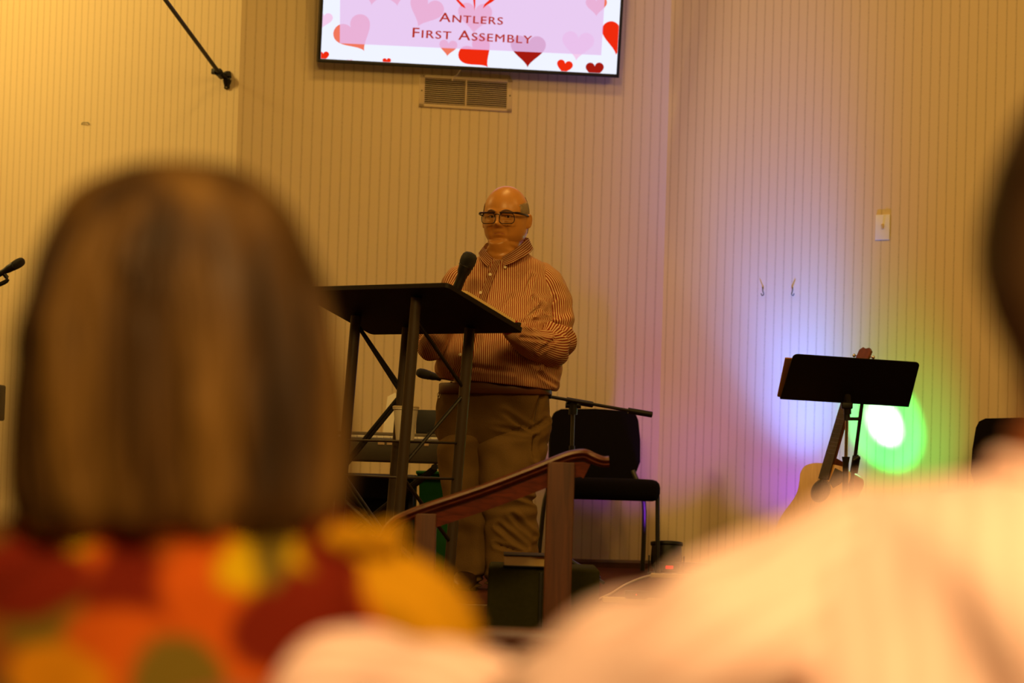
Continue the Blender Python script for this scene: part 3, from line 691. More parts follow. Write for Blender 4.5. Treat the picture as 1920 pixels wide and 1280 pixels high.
# ------------------------------------------------------------------ cables and power strips
ps = thing('power_strip', 'cream power strip on the stage floor beneath the red-display stage light', 'power strip', atz(1258, 12.62, STAGE))
c = atz(1258, 12.62, STAGE); bm = NB(); box(bm, c+Vector((0, 0, 0.012)), (0.19, 0.05, 0.022), None, 0.005); obj('strip_body', bm, M['ventpaint'], ps)
for i in range(3):
    bm = NB(); box(bm, c+Vector((-0.06+0.05*i, 0, 0.0235)), (0.03, 0.03, 0.003), None, 0.001); obj('socket', bm, M['black'], ps)
bm = NB(); tube(bm, [c+Vector((-0.095, 0, 0.012)), atz(1200, 12.4, STAGE+0.006), atz(1172, 11.7, STAGE+0.006), atz(1146, 10.9, STAGE+0.006), atz(1113, 10.25, STAGE+0.006)], 0.0048, 8, 6)
props(obj('extension_cord', bm, M['ventpaint']), 'cream extension cord running over the stage floor from the power strip', 'cord')
c = atz(1187, 10.28, STAGE)
ps = thing('outlet_strip', 'pale outlet strip with black adapter plugged in near the stage edge', 'power strip', c)
bm = NB(); box(bm, c+Vector((0, 0, 0.012)), (0.24, 0.045, 0.022), None, 0.005); obj('strip_body', bm, M['ventpaint'], ps)
bm = NB(); box(bm, c+Vector((0.01, -0.003, 0.035)), (0.085, 0.05, 0.03), None, 0.005); obj('adapter', bm, M['black'], ps)
bm = NB(); box(bm, c+Vector((0.01, -0.03, 0.036)), (0.004, 0.003, 0.004)); obj('indicator_lamp', bm, M['led'], ps)

# ------------------------------------------------------------------ music stand and folder
mst = thing('music_stand', 'black music stand in front of the guitar, desk back facing the room', 'music stand', atz(1582, 11.75, STAGE))
TLm, TRm, BRm, BLm = W(1488, 664, 11.55), W(1725, 680, 11.68), W(1704, 763, 11.93), W(1463, 748, 11.80)
nm = (TRm-TLm).cross(BLm-TLm).normalized()
if nm.y < 0: nm = -nm
bm = NB(); plate(bm, TLm, TRm, BRm, BLm, 0.004, 0.022, nm, corners=(1, 1, 0, 0)); obj('desk', bm, M['deskblack'], mst)
bm = NB(); plate(bm, BLm+nm*0.004, BRm+nm*0.004, BRm+nm*0.05, BLm+nm*0.05, 0.003, 0.004, Vector((0, 0, -1))); obj('lip', bm, M['deskblack'], mst)
mc = W(1588, 742, 11.84); 
bm = NB(); tube(bm, [mc+Vector((-0.02, -0.02, 0.06)), mc+Vector((0, -.01, -0.0)), W(1589, 776, 11.84)], 0.017, 12); tube(bm, [W(1588, 776, 11.84), W(1588, 788, 11.84)], 0.014, 12); box(bm, W(1588, 760, 11.83), (0.05, 0.03, 0.03), None, 0.006); obj('tilt_bracket', bm, M['black'], mst)
bm = NB(); tube(bm, [W(1588, 786, 11.84), W(1586, 860, 11.84)], 0.0078, 12); obj('inner_tube', bm, M['steel'], mst)
ft = W(1586, 860, 11.84); base_ = Vector((ft.x, 11.84, STAGE+0.05))
bm = NB(); tube(bm, [W(1586, 856, 11.84), ft-Vector((0, 0, 0.02)), base_], [0.018, 0.0135, 0.0135], 12); obj('outer_tube', bm, M['blackmetal'], mst)
for i in range(3):
    a = R(30+120*i); bm = NB(); tube(bm, [base_+Vector((0, 0, .06)), base_+Vector((0.28*math.cos(a), 0.28*math.sin(a), -0.04))], 0.009, 8); obj('leg', bm, M['blackmetal'], mst)
bm = NB(); plate(bm, W(1473, 675, 11.60)+nm*0.01, W(1700, 690, 11.72)+nm*0.01, BRm+nm*0.012-(BRm-BLm)*0.1, BLm+nm*0.012+(BLm-BRm)*0.02, 0.006, 0.004, nm)
props(obj('folder', bm, M['paper']), 'tan paper folder on the music stand showing past its left edge', 'folder')
# second stand with diagonal tube beside it
mi2 = thing('microphone_stand', 'slim black microphone stand leaning beside the music stand pole', 'microphone stand', atz(1580, 12.0, STAGE))
a, b = W(1617, 750, 11.9), W(1597, 905, 11.98)
bm = NB(); tube(bm, [a+(a-b)*0.25, b, b+(b-a)*0.1], 0.0085, 10); obj('upper_tube', bm, M['blackmetal'], mi2)
bm = NB(); tube(bm, [W(1606, 855, 11.94), W(1601, 885, 11.96)], 0.018, 12); tube(bm, [W(1600, 863, 11.93), W(1611, 856, 11.93)], 0.012, 10); obj('clutch', bm, M['black'], mi2)
bm = NB(); tube(bm, [W(1592, 785, 11.86), W(1611, 785, 11.91)], 0.0075, 8); obj('link_arm', bm, M['black'], mi2)
zf = Vector((b.x-0.02, b.y+0.02, STAGE+0.03)); bm = NB(); tube(bm, [b, zf], 0.0115, 10); obj('lower_tube', bm, M['blackmetal'], mi2)
for i in range(3):
    an = R(80+120*i); bm = NB(); tube(bm, [zf+Vector((0, 0, .06)), zf+Vector((0.26*math.cos(an), 0.26*math.sin(an), -0.021))], 0.008, 8); obj('leg', bm, M['blackmetal'], mi2)

# ------------------------------------------------------------------ guitar
gY = 12.15
Hc = W(1539, 920, gY); Hd = W(1613, 662, gY+0.10)
ez = (Hd-Hc).normalized(); fn = Vector((-math.sin(R(46)), -math.cos(R(46)), 0)); fn = (fn-ez*fn.dot(ez)).normalized(); ex = ez.cross(fn)
if ex.x < 0: ex = -ex
gu = thing('acoustic_guitar', 'acoustic guitar with pale top leaning on its stand behind the music stand', 'guitar', Vector((Hc.x-0.05, Hc.y, STAGE)))
zs = [-0.345, -0.335, -0.30, -0.25, -0.19, -0.13, -0.07, -0.02, 0.03, 0.07, 0.105, 0.125, 0.130]
hw = [0.03, 0.09, 0.150, 0.185, 0.193, 0.178, 0.148, 0.133, 0.138, 0.146, 0.132, 0.085, 0.03]
P, rr_ = smooth_path([(0, 0, z) for z in zs], hw, 4)
outl = [(r, p.z) for p, r in zip(P, rr_)] + [(-r, p.z) for p, r in reversed(list(zip(P, rr_)))]
bm = NB(); prism(bm, outl, Hc-fn*0.105, ex, ez, fn, 0.105, 0, 1)
obj('body', bm, [M['spruce'], M['mahog']], gu, angle=35)
bm = NB(); lathe(bm, [(0.0, 0.0005), (0.05, 0.0006), (0.05, 0.0016), (0.0, 0.0018)], 36, Hc+fn*0.0, axis_mtx(fn)); obj('sound_hole_shade', bm, M['dark'], gu)  # flat black disc on the top stands for the shaded hollow
bm = NB(); lathe(bm, [(0.0505, 0.0), (0.0505, 0.001), (0.056, 0.001), (0.056, 0.0)], 36, Hc, axis_mtx(fn), caps=False); obj('rosette', bm, M['fret'], gu)
bm = NB(); prism(bm, [(-0.0285, 0.055), (0.0285, 0.055), (0.022, 0.53), (-0.022, 0.53)], Hc+fn*0.001, ex, ez, fn, 0.008); obj('fretboard', bm, M['fret'], gu)
for i in range(14):
    z = 0.53-0.635*(1-2**(-(i+1)/12)); bm = NB(); wv = 0.022+(0.53-z)/0.475*0.0065
    tube(bm, [Hc+fn*0.0095-ex*wv+ez*z, Hc+fn*0.0095+ex*wv+ez*z], 0.0011, 6); obj('fret', bm, M['steel'], gu)
bm = NB(); prism(bm, [(-0.022, 0.12), (0.022, 0.12), (0.020, 0.53), (-0.020, 0.53)], Hc-fn*0.018, ex, ez, fn, 0.019)
lathe(bm, [(0.03, 0), (0.03, 0.001)], 4, Hc)
bmesh.ops.delete(bm, geom=[v for v in bm.verts if (v.co-Hc).length < 0.04], context='VERTS')
prism(bm, [(-0.025, 0.115), (0.025, 0.115), (0.022, 0.165), (-0.022, 0.165)], Hc-fn*0.085, ex, ez, fn, 0.07); obj('neck', bm, M['mahog'], gu)
hb = Hc+ez*0.53; eh = (ez-fn*0.18).normalized()
bm = NB(); prism(bm, [(-0.024, 0), (0.024, 0), (0.036, 0.03), (0.034, 0.165), (0.018, 0.180), (0, 0.174), (-0.018, 0.180), (-0.034, 0.165), (-0.036, 0.03)], hb-fn*0.012, ex, eh, fn, 0.015); obj('headstock', bm, M['mahog'], gu)
for s in (-1, 1):
    for i in range(3):
        p = hb+ex*s*0.036+eh*(0.045+0.045*i); bm = NB(); tube(bm, [p-fn*.006, p+ex*s*0.014-fn*.006], 0.003, 8); ellip(bm, p+ex*s*0.02-fn*.006, (0.008, 0.006, 0.009)); obj('tuning_peg', bm, M['steel'], gu)
bm = NB(); prism(bm, [(-0.085, -0.205), (-0.05, -0.218), (0.05, -0.218), (0.085, -0.205), (0.085, -0.195), (0.05, -0.188), (-0.05, -0.188), (-0.085, -0.195)], Hc, ex, ez, fn, 0.008); obj('bridge', bm, M['fret'], gu)
for i in range(6):
    x = -0.018+0.0072*i; bm = NB(); tube(bm, [Hc+fn*0.011+ex*x*1.4+ez*-0.2, Hc+fn*0.0125+ex*x+ez*0.53], 0.0006, 5); obj('string', bm, M['bronze'], gu)
bm = NB(); prism(bm, [(0.034, 0.045), (0.045, 0.115), (0.10, 0.100), (0.118, 0.075), (0.10, 0.045), (0.066, 0.02), (0.054, 0.03)], Hc+fn*0.0004, ex, ez, fn, 0.0022); obj('pickguard', bm, M['fret'], gu)
gs = thing('guitar_stand', 'black tubular guitar stand holding the acoustic guitar', 'guitar stand', Vector((Hc.x-.03, Hc.y+.1, STAGE)))
bk_ = Hc-ez*0.36
bm = NB(); tube(bm, [bk_-fn*.13+Vector((0, 0, 0.02)), Hc-fn*0.13+ez*0.05], 0.012, 8); obj('upright', bm, M['blackmetal'], gs)
for s in (-1, 1):
    bm = NB(); tube(bm, [bk_-fn*.13+ex*s*.02, bk_+ex*s*.10-fn*.12, bk_+ex*s*.10+fn*.03, bk_+ex*s*.10+fn*.035+ez*.03], 0.008, 8); obj('cradle_arm', bm, M['blackmetal'], gs)
    g0 = bk_-fn*.13+Vector((0, 0, 0.04)); g1 = Vector((g0.x, g0.y, STAGE+0.01))+ex*s*0.15+fn*0.16; g1.z = STAGE+.01
    bm = NB(); tube(bm, [g0, g1], 0.009, 8); obj('leg', bm, M['blackmetal'], gs)
g1 = Vector((g0.x, g0.y, 0))-fn*0.16; g1.z = STAGE+.01
bm = NB(); tube(bm, [g0, g1], 0.009, 8); obj('leg', bm, M['blackmetal'], gs)

# ------------------------------------------------------------------ left edge: microphone on stand, loudspeaker, pedal
lY = 12.0
tm = microphone('dark microphone on a boom at the left edge before the striped wall', W(46, 487, lY), W(-12, 520, lY), 0.022)
lst = thing('tall_microphone_stand', 'tall microphone stand at the far left edge of the stage', 'microphone stand', atz(-22, lY, STAGE))
q0 = W(-12, 520, lY); q1 = W(12, 522, lY)
bm = NB(); tube(bm, [W(8, 514, lY), W(14, 524, lY), W(2, 532, lY), W(-25, 540, lY)], 0.010, 10, 3); obj('clip', bm, M['black'], lst)
pb = Vector((W(-25, 540, lY).x, lY, STAGE+0.02)); bm = NB(); tube(bm, [W(-25, 540, lY), pb], 0.011, 10); obj('pole', bm, M['blackmetal'], lst)
bm = NB(); lathe(bm, [(0.14, 0), (0.14, 0.01), (0.03, 0.025), (0.012, 0.05)], 28, (pb.x, pb.y, STAGE)); obj('round_base', bm, M['black'], lst)
sp_ = W(-30, 785, 12.6)
spk = thing('loudspeaker', 'black loudspeaker on a pole at the left edge behind the woman', 'loudspeaker', Vector((sp_.x, 12.6, STAGE)))
a = W(-3, 720, 12.5); b = W(-3, 788, 12.5)
bm = NB(); box(bm, (a.x-0.11, 12.6, (a.z+b.z)/2), (0.22, 0.2, a.z-b.z), None, 0.01); obj('cabinet', bm, M['black'], spk)
bm = NB(); tube(bm, [(a.x-0.11, 12.6, b.z), (a.x-0.11, 12.6, STAGE+0.03)], 0.017, 10); obj('pole', bm, M['blackmetal'], spk)
bm = NB(); lathe(bm, [(0.16, 0), (0.16, 0.012), (0.03, 0.03), (0.018, 0.04)], 28, (a.x-0.11, 12.6, STAGE)); obj('round_base', bm, M['black'], spk)
ck = atz(-6, 11.2, STAGE)
cy = thing('floor_tom_pedal', 'black drum pedal with shiny metal fittings at the left edge', 'pedal', ck)
bm = NB(); box(bm, ck+Vector((-0.02, 0.1, 0.09)), (0.16, 0.2, 0.13), Matrix.Rotation(R(14), 3, 'Y'), 0.03); obj('housing', bm, M['black'], cy)
bm = NB(); tube(bm, [ck+Vector((-.1, -0.02, 0.05)), ck+Vector((0.03, -0.02, 0.06)), ck+Vector((0.09, -0.02, 0.095))], 0.007, 8, 3); box(bm, ck+Vector((-.02, 0.06, 0.015)), (0.2, 0.24, 0.03), None, 0.008); obj('metal_plate', bm, M['steel'], cy)

# ------------------------------------------------------------------ pews
def pew(label, y, x0, x1):
    t = thing('wooden_pew', label, 'pew', ((x0+x1)/2, y, 0), 'wooden pews')
    bm = NB(); c = (x0+x1)/2; L = x1-x0
    rb = Matrix.Rotation(R(-9), 3, 'X')
    box(bm, (c, y, 0.555), (L, 0.022, 0.34), rb, 0.004); obj('back_panel', bm, M['pew'], t)
    bm = NB(); box(bm, (c, y-0.030, 0.724), (L, 0.05, 0.038), rb, 0.010); obj('top_rail', bm, M['pew'], t)
    bm = NB(); box(bm, (c, y+0.24, 0.40), (L, 0.44, 0.04), None, 0.01); obj('seat', bm, M['pew'], t)
    for x in (x0, x1):
        bm = NB(); prism(bm, [(-0.07, 0), (0.50, 0), (0.48, 0.42), (0.40, 0.58), (0.10, 0.62), (-0.02, 0.72), (-0.07, 0.71)], (x-0.02, y, 0), Vector((0, 1, 0)), Vector((0, 0, 1)), Vector((1, 0, 0)), 0.045); obj('end_panel', bm, M['pew'], t, smooth=False)
    return t
pew('wooden pew a few rows ahead, its back rail showing below the green box', 6.3, -2.6, 2.6)

# ------------------------------------------------------------------ people: shared shapes
def loft(bm, secs, n=48, k=4, power=2.0, disp=None, mi=0, caps=True, uscale=None, up=None):
    """secs: (centre, half-width vector, half-depth vector); rounded sections, UV in metres round the body"""
    C_, A_, B_ = [Vector(s[0]) for s in secs], [Vector(s[1]) for s in secs], [Vector(s[2]) for s in secs]
    N = len(secs); rings = []; cc_ = []
    for i in range(N-1):
        ix = [max(i-1, 0), i, i+1, min(i+2, N-1)]
        for j in range(k):
            t = j/k; rings.append([cr(*[X[q] for q in ix], t) for X in (C_, A_, B_)])
    rings.append([C_[-1], A_[-1], B_[-1]])
    out = []; vlen = 0; vs = [0]
    for q, (c, a, b) in enumerate(rings):
        r = []
        nrm = a.cross(b).normalized()
        for j in range(n):
            th_ = 2*math.pi*j/n; cx, sy = math.cos(th_), math.sin(th_)
            e = 2.0/power; px_, py_ = math.copysign(abs(cx)**e, cx), math.copysign(abs(sy)**e, sy)
            p = c+a*px_+b*py_
            if disp: p = p + (a*px_+b*py_).normalized()*disp(p, q/(len(rings)-1), th_)
            r.append(p)
        out.append(r)
        if q: vlen += (c-rings[q-1][0]).length; vs.append(vlen)
    amax = max(a.length for a in A_); bmax = max(b.length for b in B_)
    arc = []                                             # arc length from the front centre, so stripes keep their width
    for r in out:
        a_ = [0.0]
        for j in range(n): a_.append(a_[-1]+(r[(j+1) % n]-r[j]).length)
        f0 = a_[3*n//4]; arc.append([v-f0 for v in a_])
    bridge(bm, out, caps, mi, uv=lambda i, j: (arc[i][j], vs[i]))
    return out
def foldnoise(p, sc_, st=(1, 1, 1)):
    return noise.noise(Vector((p.x*sc_*st[0]+3.1, p.y*sc_*st[1]+1.7, p.z*sc_*st[2])))
def head_points(nu=112, nv=90, old=True, wid=0.082, dep=0.100, hgt=0.125):
    """rows from chin to crown; face looks to -Y; x to the right of someone facing it"""
    rows = []
    for i in range(1, nv):
        ph = math.pi*i/nv; dz = -math.cos(ph); rr = math.sin(ph)**(0.80 if (old and dz < 0) else 0.90); row = []
        for j in range(nu):
            a = 2*math.pi*j/nu; dx, dy = rr*math.sin(a), -rr*math.cos(a)
            z = dz*hgt; fr = max(0, -dy); 
            # jaw narrows less than a ball, crown is round
            x = dx*wid; y = dy*dep
            if z < 0:
                t = -z/hgt; x *= 1+(0.02 if old else 0.2)*t**1.5; y *= 1+0.06*t**1.5 if dy < 0 else 1-0.18*t
            else:
                t = z/hgt; x *= 1+0.04*math.sin(math.pi*t); y *= 1+0.03*math.sin(math.pi*t)
            if dy < 0: y *= 0.93
            if old and z < -0.02: x *= 1+0.05*gauss(z, 0, -0.075, 0, .035, 1)
            ax = abs(x); g = lambda x0, z0, sx, sz: gauss(ax, z, x0, z0, sx, sz)
            f = 0
            f += 0.027*gauss(x, z, 0, -0.031, 0.0125, 0.013)*1.0        # nose tip
            f += 0.014*gauss(x, z, 0, -0.012, 0.009, 0.022)             # bridge
            f += 0.011*g(0.0155, -0.035, 0.008, 0.009)                   # nostrils
            f -= 0.004*g(0.0, -0.047, 0.006, 0.005)
            f += 0.008*g(0.030, 0.021, 0.023, 0.008)                    # brow
            f -= 0.016*g(0.035, 0.003, 0.019, 0.012)                    # eye socket
            f += 0.0035*g(0.035, 0.0005, 0.013, 0.006)                  # lid bulge
            f += 0.004*g(0.035, -0.015, 0.014, 0.005)                   # bag
            f += 0.007*g(0.046, -0.030, 0.020, 0.022)                   # cheek
            f -= 0.0055*g(0.032, -0.055, 0.007, 0.022)                  # smile fold
            f += 0.0045*g(0.0, -0.060, 0.018, 0.008)                    # upper lip
            f -= 0.0022*g(0.0, -0.0675, 0.024, 0.0022)                  # mouth line
            f += 0.0045*g(0.0, -0.074, 0.018, 0.006)                    # lower lip
            f -= 0.0045*g(0.0, -0.086, 0.022, 0.005)
            f += 0.0050*g(0.0, -0.101, 0.022, 0.015)                    # chin
            f += 0.004*g(0.045, -0.080, 0.016, 0.018)*(1 if old else .3)   # jowl
            y -= f*min(1, fr*1.6)
            f2 = 0.0
            row.append(Vector((x, y, z)))
        rows.append(row)
    return rows
def head(bm, mt, neck=None, mi=0, **kw):
    rows = head_points(**kw); n = len(rows[0]); V = [[bm.verts.new(mt @ p) for p in r] for r in rows]
    bot = bm.verts.new(mt @ (sum(rows[0], Vector())/n)); topv = bm.verts.new(mt @ (sum(rows[-1], Vector())/n+Vector((0, 0, 0.0006))))
    for i in range(len(V)-1):
        for j in range(n): bm.faces.new((V[i][j], V[i][(j+1) % n], V[i+1][(j+1) % n], V[i+1][j])).material_index = mi
    for j in range(n):
        bm.faces.new((bot, V[0][(j+1) % n], V[0][j])).material_index = mi; bm.faces.new((topv, V[-1][j], V[-1][(j+1) % n])).material_index = mi
    return rows
def ears(bm, mt, wid=0.083):
    for s in (-1, 1):
        c = mt @ Vector((s*(wid+0.004), 0.006, -0.014)); q = mt.to_3x3() @ Matrix.Rotation(s*R(-24), 3, 'Z') @ Matrix.Rotation(R(-8), 3, 'X')
        ellip(bm, c, (0.0065, 0.017, 0.031), q)
        tube(bm, [c+q@Vector((s*.004, 0.012*math.cos(a), 0.026*math.sin(a)+0.001)) for a in [R(-80+22*i) for i in range(11)]], 0.0042, 8)
def hand(bm, wrist, direc, palmn, curl=0.6, side=1, sc_=1.0, spread=0.10, thumb_out=0.7):
    """palm, four fingers of unequal length and a thumb; direc = towards fingertips, palmn = out of the palm"""
    d = Vector(direc).normalized(); pn = Vector(palmn); pn = (pn-d*pn.dot(d)).normalized(); sx = d.cross(pn)*side
    w0 = Vector(wrist)
    for u in (-1.5, -0.5, 0.5, 1.5):
        tube(bm, [w0+sx*u*0.010*sc_, w0+d*0.045*sc_+sx*u*0.017*sc_, w0+d*0.092*sc_+sx*u*0.0195*sc_], [0.013*sc_, 0.0145*sc_, 0.0108*sc_], 12, 4, flat=1.0)
    tube(bm, [w0-d*0.03*sc_, w0+d*0.02*sc_], [0.024*sc_, 0.025*sc_], 16)
    for u, L in ((-1.5, 0.062), (-0.5, 0.074), (0.5, 0.080), (1.5, 0.072)):
        p = w0+d*0.088*sc_+sx*(-u)*0.0195*sc_*(-1); dd = (d+sx*u*spread).normalized(); pts = [p]; a = 0
        for seg in (0.42, 0.32, 0.26):
            a += curl*(0.8 if seg > .4 else 1.0); v = dd*math.cos(a)+pn*math.sin(a); p = p+v*L*seg*sc_; pts.append(p)
        tube(bm, pts, [0.0095*sc_, 0.0090*sc_, 0.0082*sc_, 0.0062*sc_], 12, 3)
    p = w0+d*0.028*sc_+sx*0.022*sc_; v = (d*0.75+sx*thumb_out+pn*0.35).normalized(); v2 = (d*0.9+sx*0.1+pn*0.6).normalized()
    tube(bm, [p-v*0.01*sc_, p+v*0.034*sc_, p+v*0.034*sc_+v2*0.030*sc_, p+v*0.036*sc_+v2*0.052*sc_], [0.015*sc_, 0.0125*sc_, 0.0105*sc_, 0.008*sc_], 12, 3)

# ------------------------------------------------------------------ the speaker
PY = 11.0
def pp(px, py, dy=0.0): return W(px, py, PY+dy)
pf = pp(930, 1104); pst = Vector((pf.x, PY, STAGE))
man = thing('person', 'bald person with glasses in red striped shirt and khaki trousers behind the lectern', 'person', pst)
YAW = R(-19)
hc = pp(949, 408.5, 0.0); HM = Matrix.Translation(hc) @ Matrix.Rotation(YAW, 4, 'Z') @ Matrix.Rotation(R(2), 4, 'X')
# body: head, neck, arms, hands, trunk and legs as one skin
bm = NB()
head(bm, HM, old=True, wid=0.093, dep=0.104, hgt=0.132)
ears(bm, HM, 0.093)
X_, Y_ = Vector((1, 0, 0)), Vector((0, 1, 0))
PM = 454.5
def sec(pl, pr, py, b, dy=0.0, tilt=0.0):
    l, r = pp(pl, py-tilt, dy), pp(pr, py+tilt, dy); return ((l+r)/2, (r-l)/2, Y_*b)
tube(bm, [hc+Vector((0.004, 0.03, -0.05)), pp(944, 468, 0.02), pp(943, 492, 0.04), pp(943, 520, 0.05)], [0.058, 0.064, 0.075, 0.10], 24, 3)
tube(bm, [pp(947, 450, 0.0), pp(942, 468, -0.01), pp(943, 484, 0.0)], [0.066, 0.068, 0.066], 24, 3)
tube(bm, [pp(936, 447, -0.045), pp(939, 460, -0.03), pp(942, 474, -0.005)], [0.046, 0.050, 0.054], 24, 3)
tube(bm, [pp(943, 520, 0.06), pp(935, 640, 0.06), pp(925, 730, 0.06), pp(925, 790, 0.06)], [0.15, 0.17, 0.17, 0.16], 24, 2)
for pts in ([pp(1010, 520, 0.03), pp(1042, 590, 0.02), pp(1046, 652, -0.08)], [pp(870, 520, 0.03), pp(838, 590, 0.02), pp(812, 640, -0.05)]):
    tube(bm, pts, [0.055, 0.048, 0.042], 16, 3)
handR0, handR1 = pp(952, 610, -0.40), pp(925, 598, -0.50)
tube(bm, [pp(1046, 652, -0.08), pp(1000, 634, -0.26), handR0], [0.042, 0.036, 0.026], 16, 3)
handL0 = pp(834, 588, -0.22)
tube(bm, [pp(812, 640, -0.05), pp(818, 625, -0.15), handL0], [0.042, 0.036, 0.026], 16, 3)
for pts in ([pp(870, 790, 0.04), pp(868, 930, 0.03), pp(872, 1085, 0.06)], [pp(965, 790, 0.04), pp(955, 930, 0.0), pp(958, 1085, 0.02)]):
    tube(bm, pts, [0.10, 0.065, 0.045], 16, 3)
hb_ = NB(); hand(hb_, handR0, handR1-handR0, Vector((0, 0.1, -1)), 0.22, side=-1, sc_=0.95)
hb2 = NB(); hand(hb2, handL0, Vector((0.30, -0.12, 0.30)), Vector((0.5, -0.9, 0.1)), 0.95, side=1, sc_=0.95)
for h_ in (hb_, hb2):
    h_ = remeshed(h_, 0.0035, 3); me_ = bpy.data.meshes.new('t'); h_.to_mesh(me_); h_.free(); bm.from_mesh(me_); bpy.data.meshes.remove(me_)
body = remeshed(bm, 0.0030, 1, 0.3)
inv = HM.inverted()
chin = [v for v in body.verts if (inv @ v.co).z < -0.102 and (inv @ v.co).z > -0.19 and abs((inv @ v.co).x) < 0.10]
for _ in range(24): bmesh.ops.smooth_vert(body, verts=chin, factor=0.5, use_axis_x=True, use_axis_y=True, use_axis_z=True)
# colour of lips and brows by place on the face
inv = HM.inverted()
for f in body.faces:
    p = inv @ f.calc_center_median()
    if p.y < -0.05:
        if abs(p.x) < 0.023 and -0.0695 < p.z + 0.004*(abs(p.x)/0.023)**2 < -0.0650: f.material_index = 1
o_ = obj('body', body, [M['skin'], M['lip']], man, angle=80)
# eyes
for s in (-1, 1):
    bm = NB(); c = HM @ Vector((s*0.035, -0.0770, 0.0015)); ellip(bm, c, (0.0125, 0.010, 0.0068), HM.to_3x3(), 20, 14)
    e = obj('eye', bm, M['eyewhite'], man); bm = NB(); ellip(bm, HM @ Vector((s*0.035+0.003, -0.0840, 0.001)), (0.0052, 0.004, 0.0052), HM.to_3x3(), 16, 10); obj('iris', bm, M['iris'], e, off=None) if False else None
    bm2 = NB(); ellip(bm2, HM @ Vector((s*0.035+0.003, -0.0840, 0.001)), (0.0052, 0.004, 0.0052), HM.to_3x3(), 16, 10); obj('iris', bm2, M['iris'], e)
    bm = NB(); tube(bm, [HM @ Vector((s*(0.035+dx), -0.0870+0.28*abs(dx)+(0.004 if dx*1 > 0.01 else 0), 0.0072-0.20*abs(dx))) for dx in (-0.013, -0.006, 0, 0.007, 0.014)], 0.0022, 8, 2); obj('eyelid', bm, M['skin'], man)
    bm = NB(); tube(bm, [HM @ Vector((s*x, y, z)) for x, y, z in ((0.013, -0.1010, 0.0205), (0.026, -0.0990, 0.0250), (0.040, -0.092, 0.0255), (0.054, -0.079, 0.0200))], [0.0024, 0.0042, 0.0040, 0.0018], 8, 3); obj('eyebrow', bm, M['brow'], man)
# short grey hair round the sides and back of the head
rows = head_points(wid=0.093, dep=0.104, hgt=0.132); bm = NB()
NR, NU = len(rows), len(rows[0]); vv = {}
def hairmask(p, j):
    if p.y < 0.0 and not (abs(p.x) > 0.045 and p.y > -0.052): return False
    top_ = 0.066 + (0.022 if p.y > 0.03 else 0) - max(0, -p.y)*0.3; bot_ = -0.062 if p.y > 0.025 else (0.000 if p.y > -0.01 else 0.010)
    return bot_ < p.z < top_
for i in range(NR-1):
    for j in range(NU):
        q = [(i, j), (i, (j+1) % NU), (i+1, (j+1) % NU), (i+1, j)]; c = sum((rows[a][b] for a, b in q), Vector())/4
        if hairmask(c, j):
            for a in q:
                if a not in vv:
                    p = rows[a[0]][a[1]]; nn = Vector((p.x/0.093, p.y/0.104, p.z*0.5/0.128)).normalized()
                    vv[a] = bm.verts.new(HM @ (p+nn*(0.0016+0.0014*noise.noise(p*160))))
            bm.faces.new([vv[a] for a in q])
bmesh.ops.solidify(bm, geom=bm.faces[:], thickness=0.0012)
obj('hair', bm, M['greyhair'], man, angle=80)
# glasses
gl_ = []
def gpt(x, z, y=-0.112): return HM @ Vector((x, y+abs(x)*abs(x)*2.2, z))
for s in (-1, 1):
    bm = NB(); rr2 = rrect(0.062, 0.044, 0.017, 5); pts = [gpt(s*0.040+x, -0.006+z+(-0.002*abs(x)/0.02)) for x, z in rr2]; pts.append(pts[0]); pts.append(pts[1])
    tube(bm, pts, 0.0018, 8); g_ = obj('glasses_rim', bm, M['frame'], man)
    bm = NB(); up_ = [gpt(s*0.040+x, 0.0152) for x in (-0.029, -0.015, 0, 0.015, 0.030)]; tube(bm, up_, 0.0038, 8, 2); obj('brow_bar', bm, M['frame'], g_)
    bm = NB(); bm.faces.new([bm.verts.new(gpt(s*0.040+x, -0.006+z)) for x, z in rr2]); 
    if s == -1:
        lm = bpy.data.materials.new('spectacle glass'); lm.use_nodes = True; nt = lm.node_tree; nt.nodes.clear(); oo = nt.nodes.new('ShaderNodeOutputMaterial'); tt = nt.nodes.new('ShaderNodeBsdfTransparent'); gg = nt.nodes.new('ShaderNodeBsdfGlossy'); gg.inputs['Roughness'].default_value = 0.05; mm = nt.nodes.new('ShaderNodeMixShader'); mm.inputs[0].default_value = 0.06
        tt.inputs[0].default_value = (0.9, 0.9, 0.88, 1); nt.links.new(tt.outputs[0], mm.inputs[1]); nt.links.new(gg.outputs[0], mm.inputs[2]); nt.links.new(mm.outputs[0], oo.inputs[0]); M['lens'] = lm
    obj('lens', bm, M['lens'], g_, smooth=False)
    bm = NB(); tube(bm, [gpt(s*0.070, 0.0150), HM @ Vector((s*0.082, -0.092, 0.0145)), HM @ Vector((s*0.0975, -0.05, 0.011)), HM @ Vector((s*0.0985, 0.0, 0.007)), HM @ Vector((s*0.095, 0.022, -0.012))], [0.004, 0.0052, 0.0038, 0.003, 0.002], 8, 4); obj('glasses_temple', bm, M['frame'], man)
bm = NB(); tube(bm, [gpt(-0.0105, 0.006, -0.115), gpt(0, 0.0085, -0.1155), gpt(0.0105, 0.006, -0.115)], 0.0019, 8, 3); obj('glasses_bridge', bm, M['frame'], man)

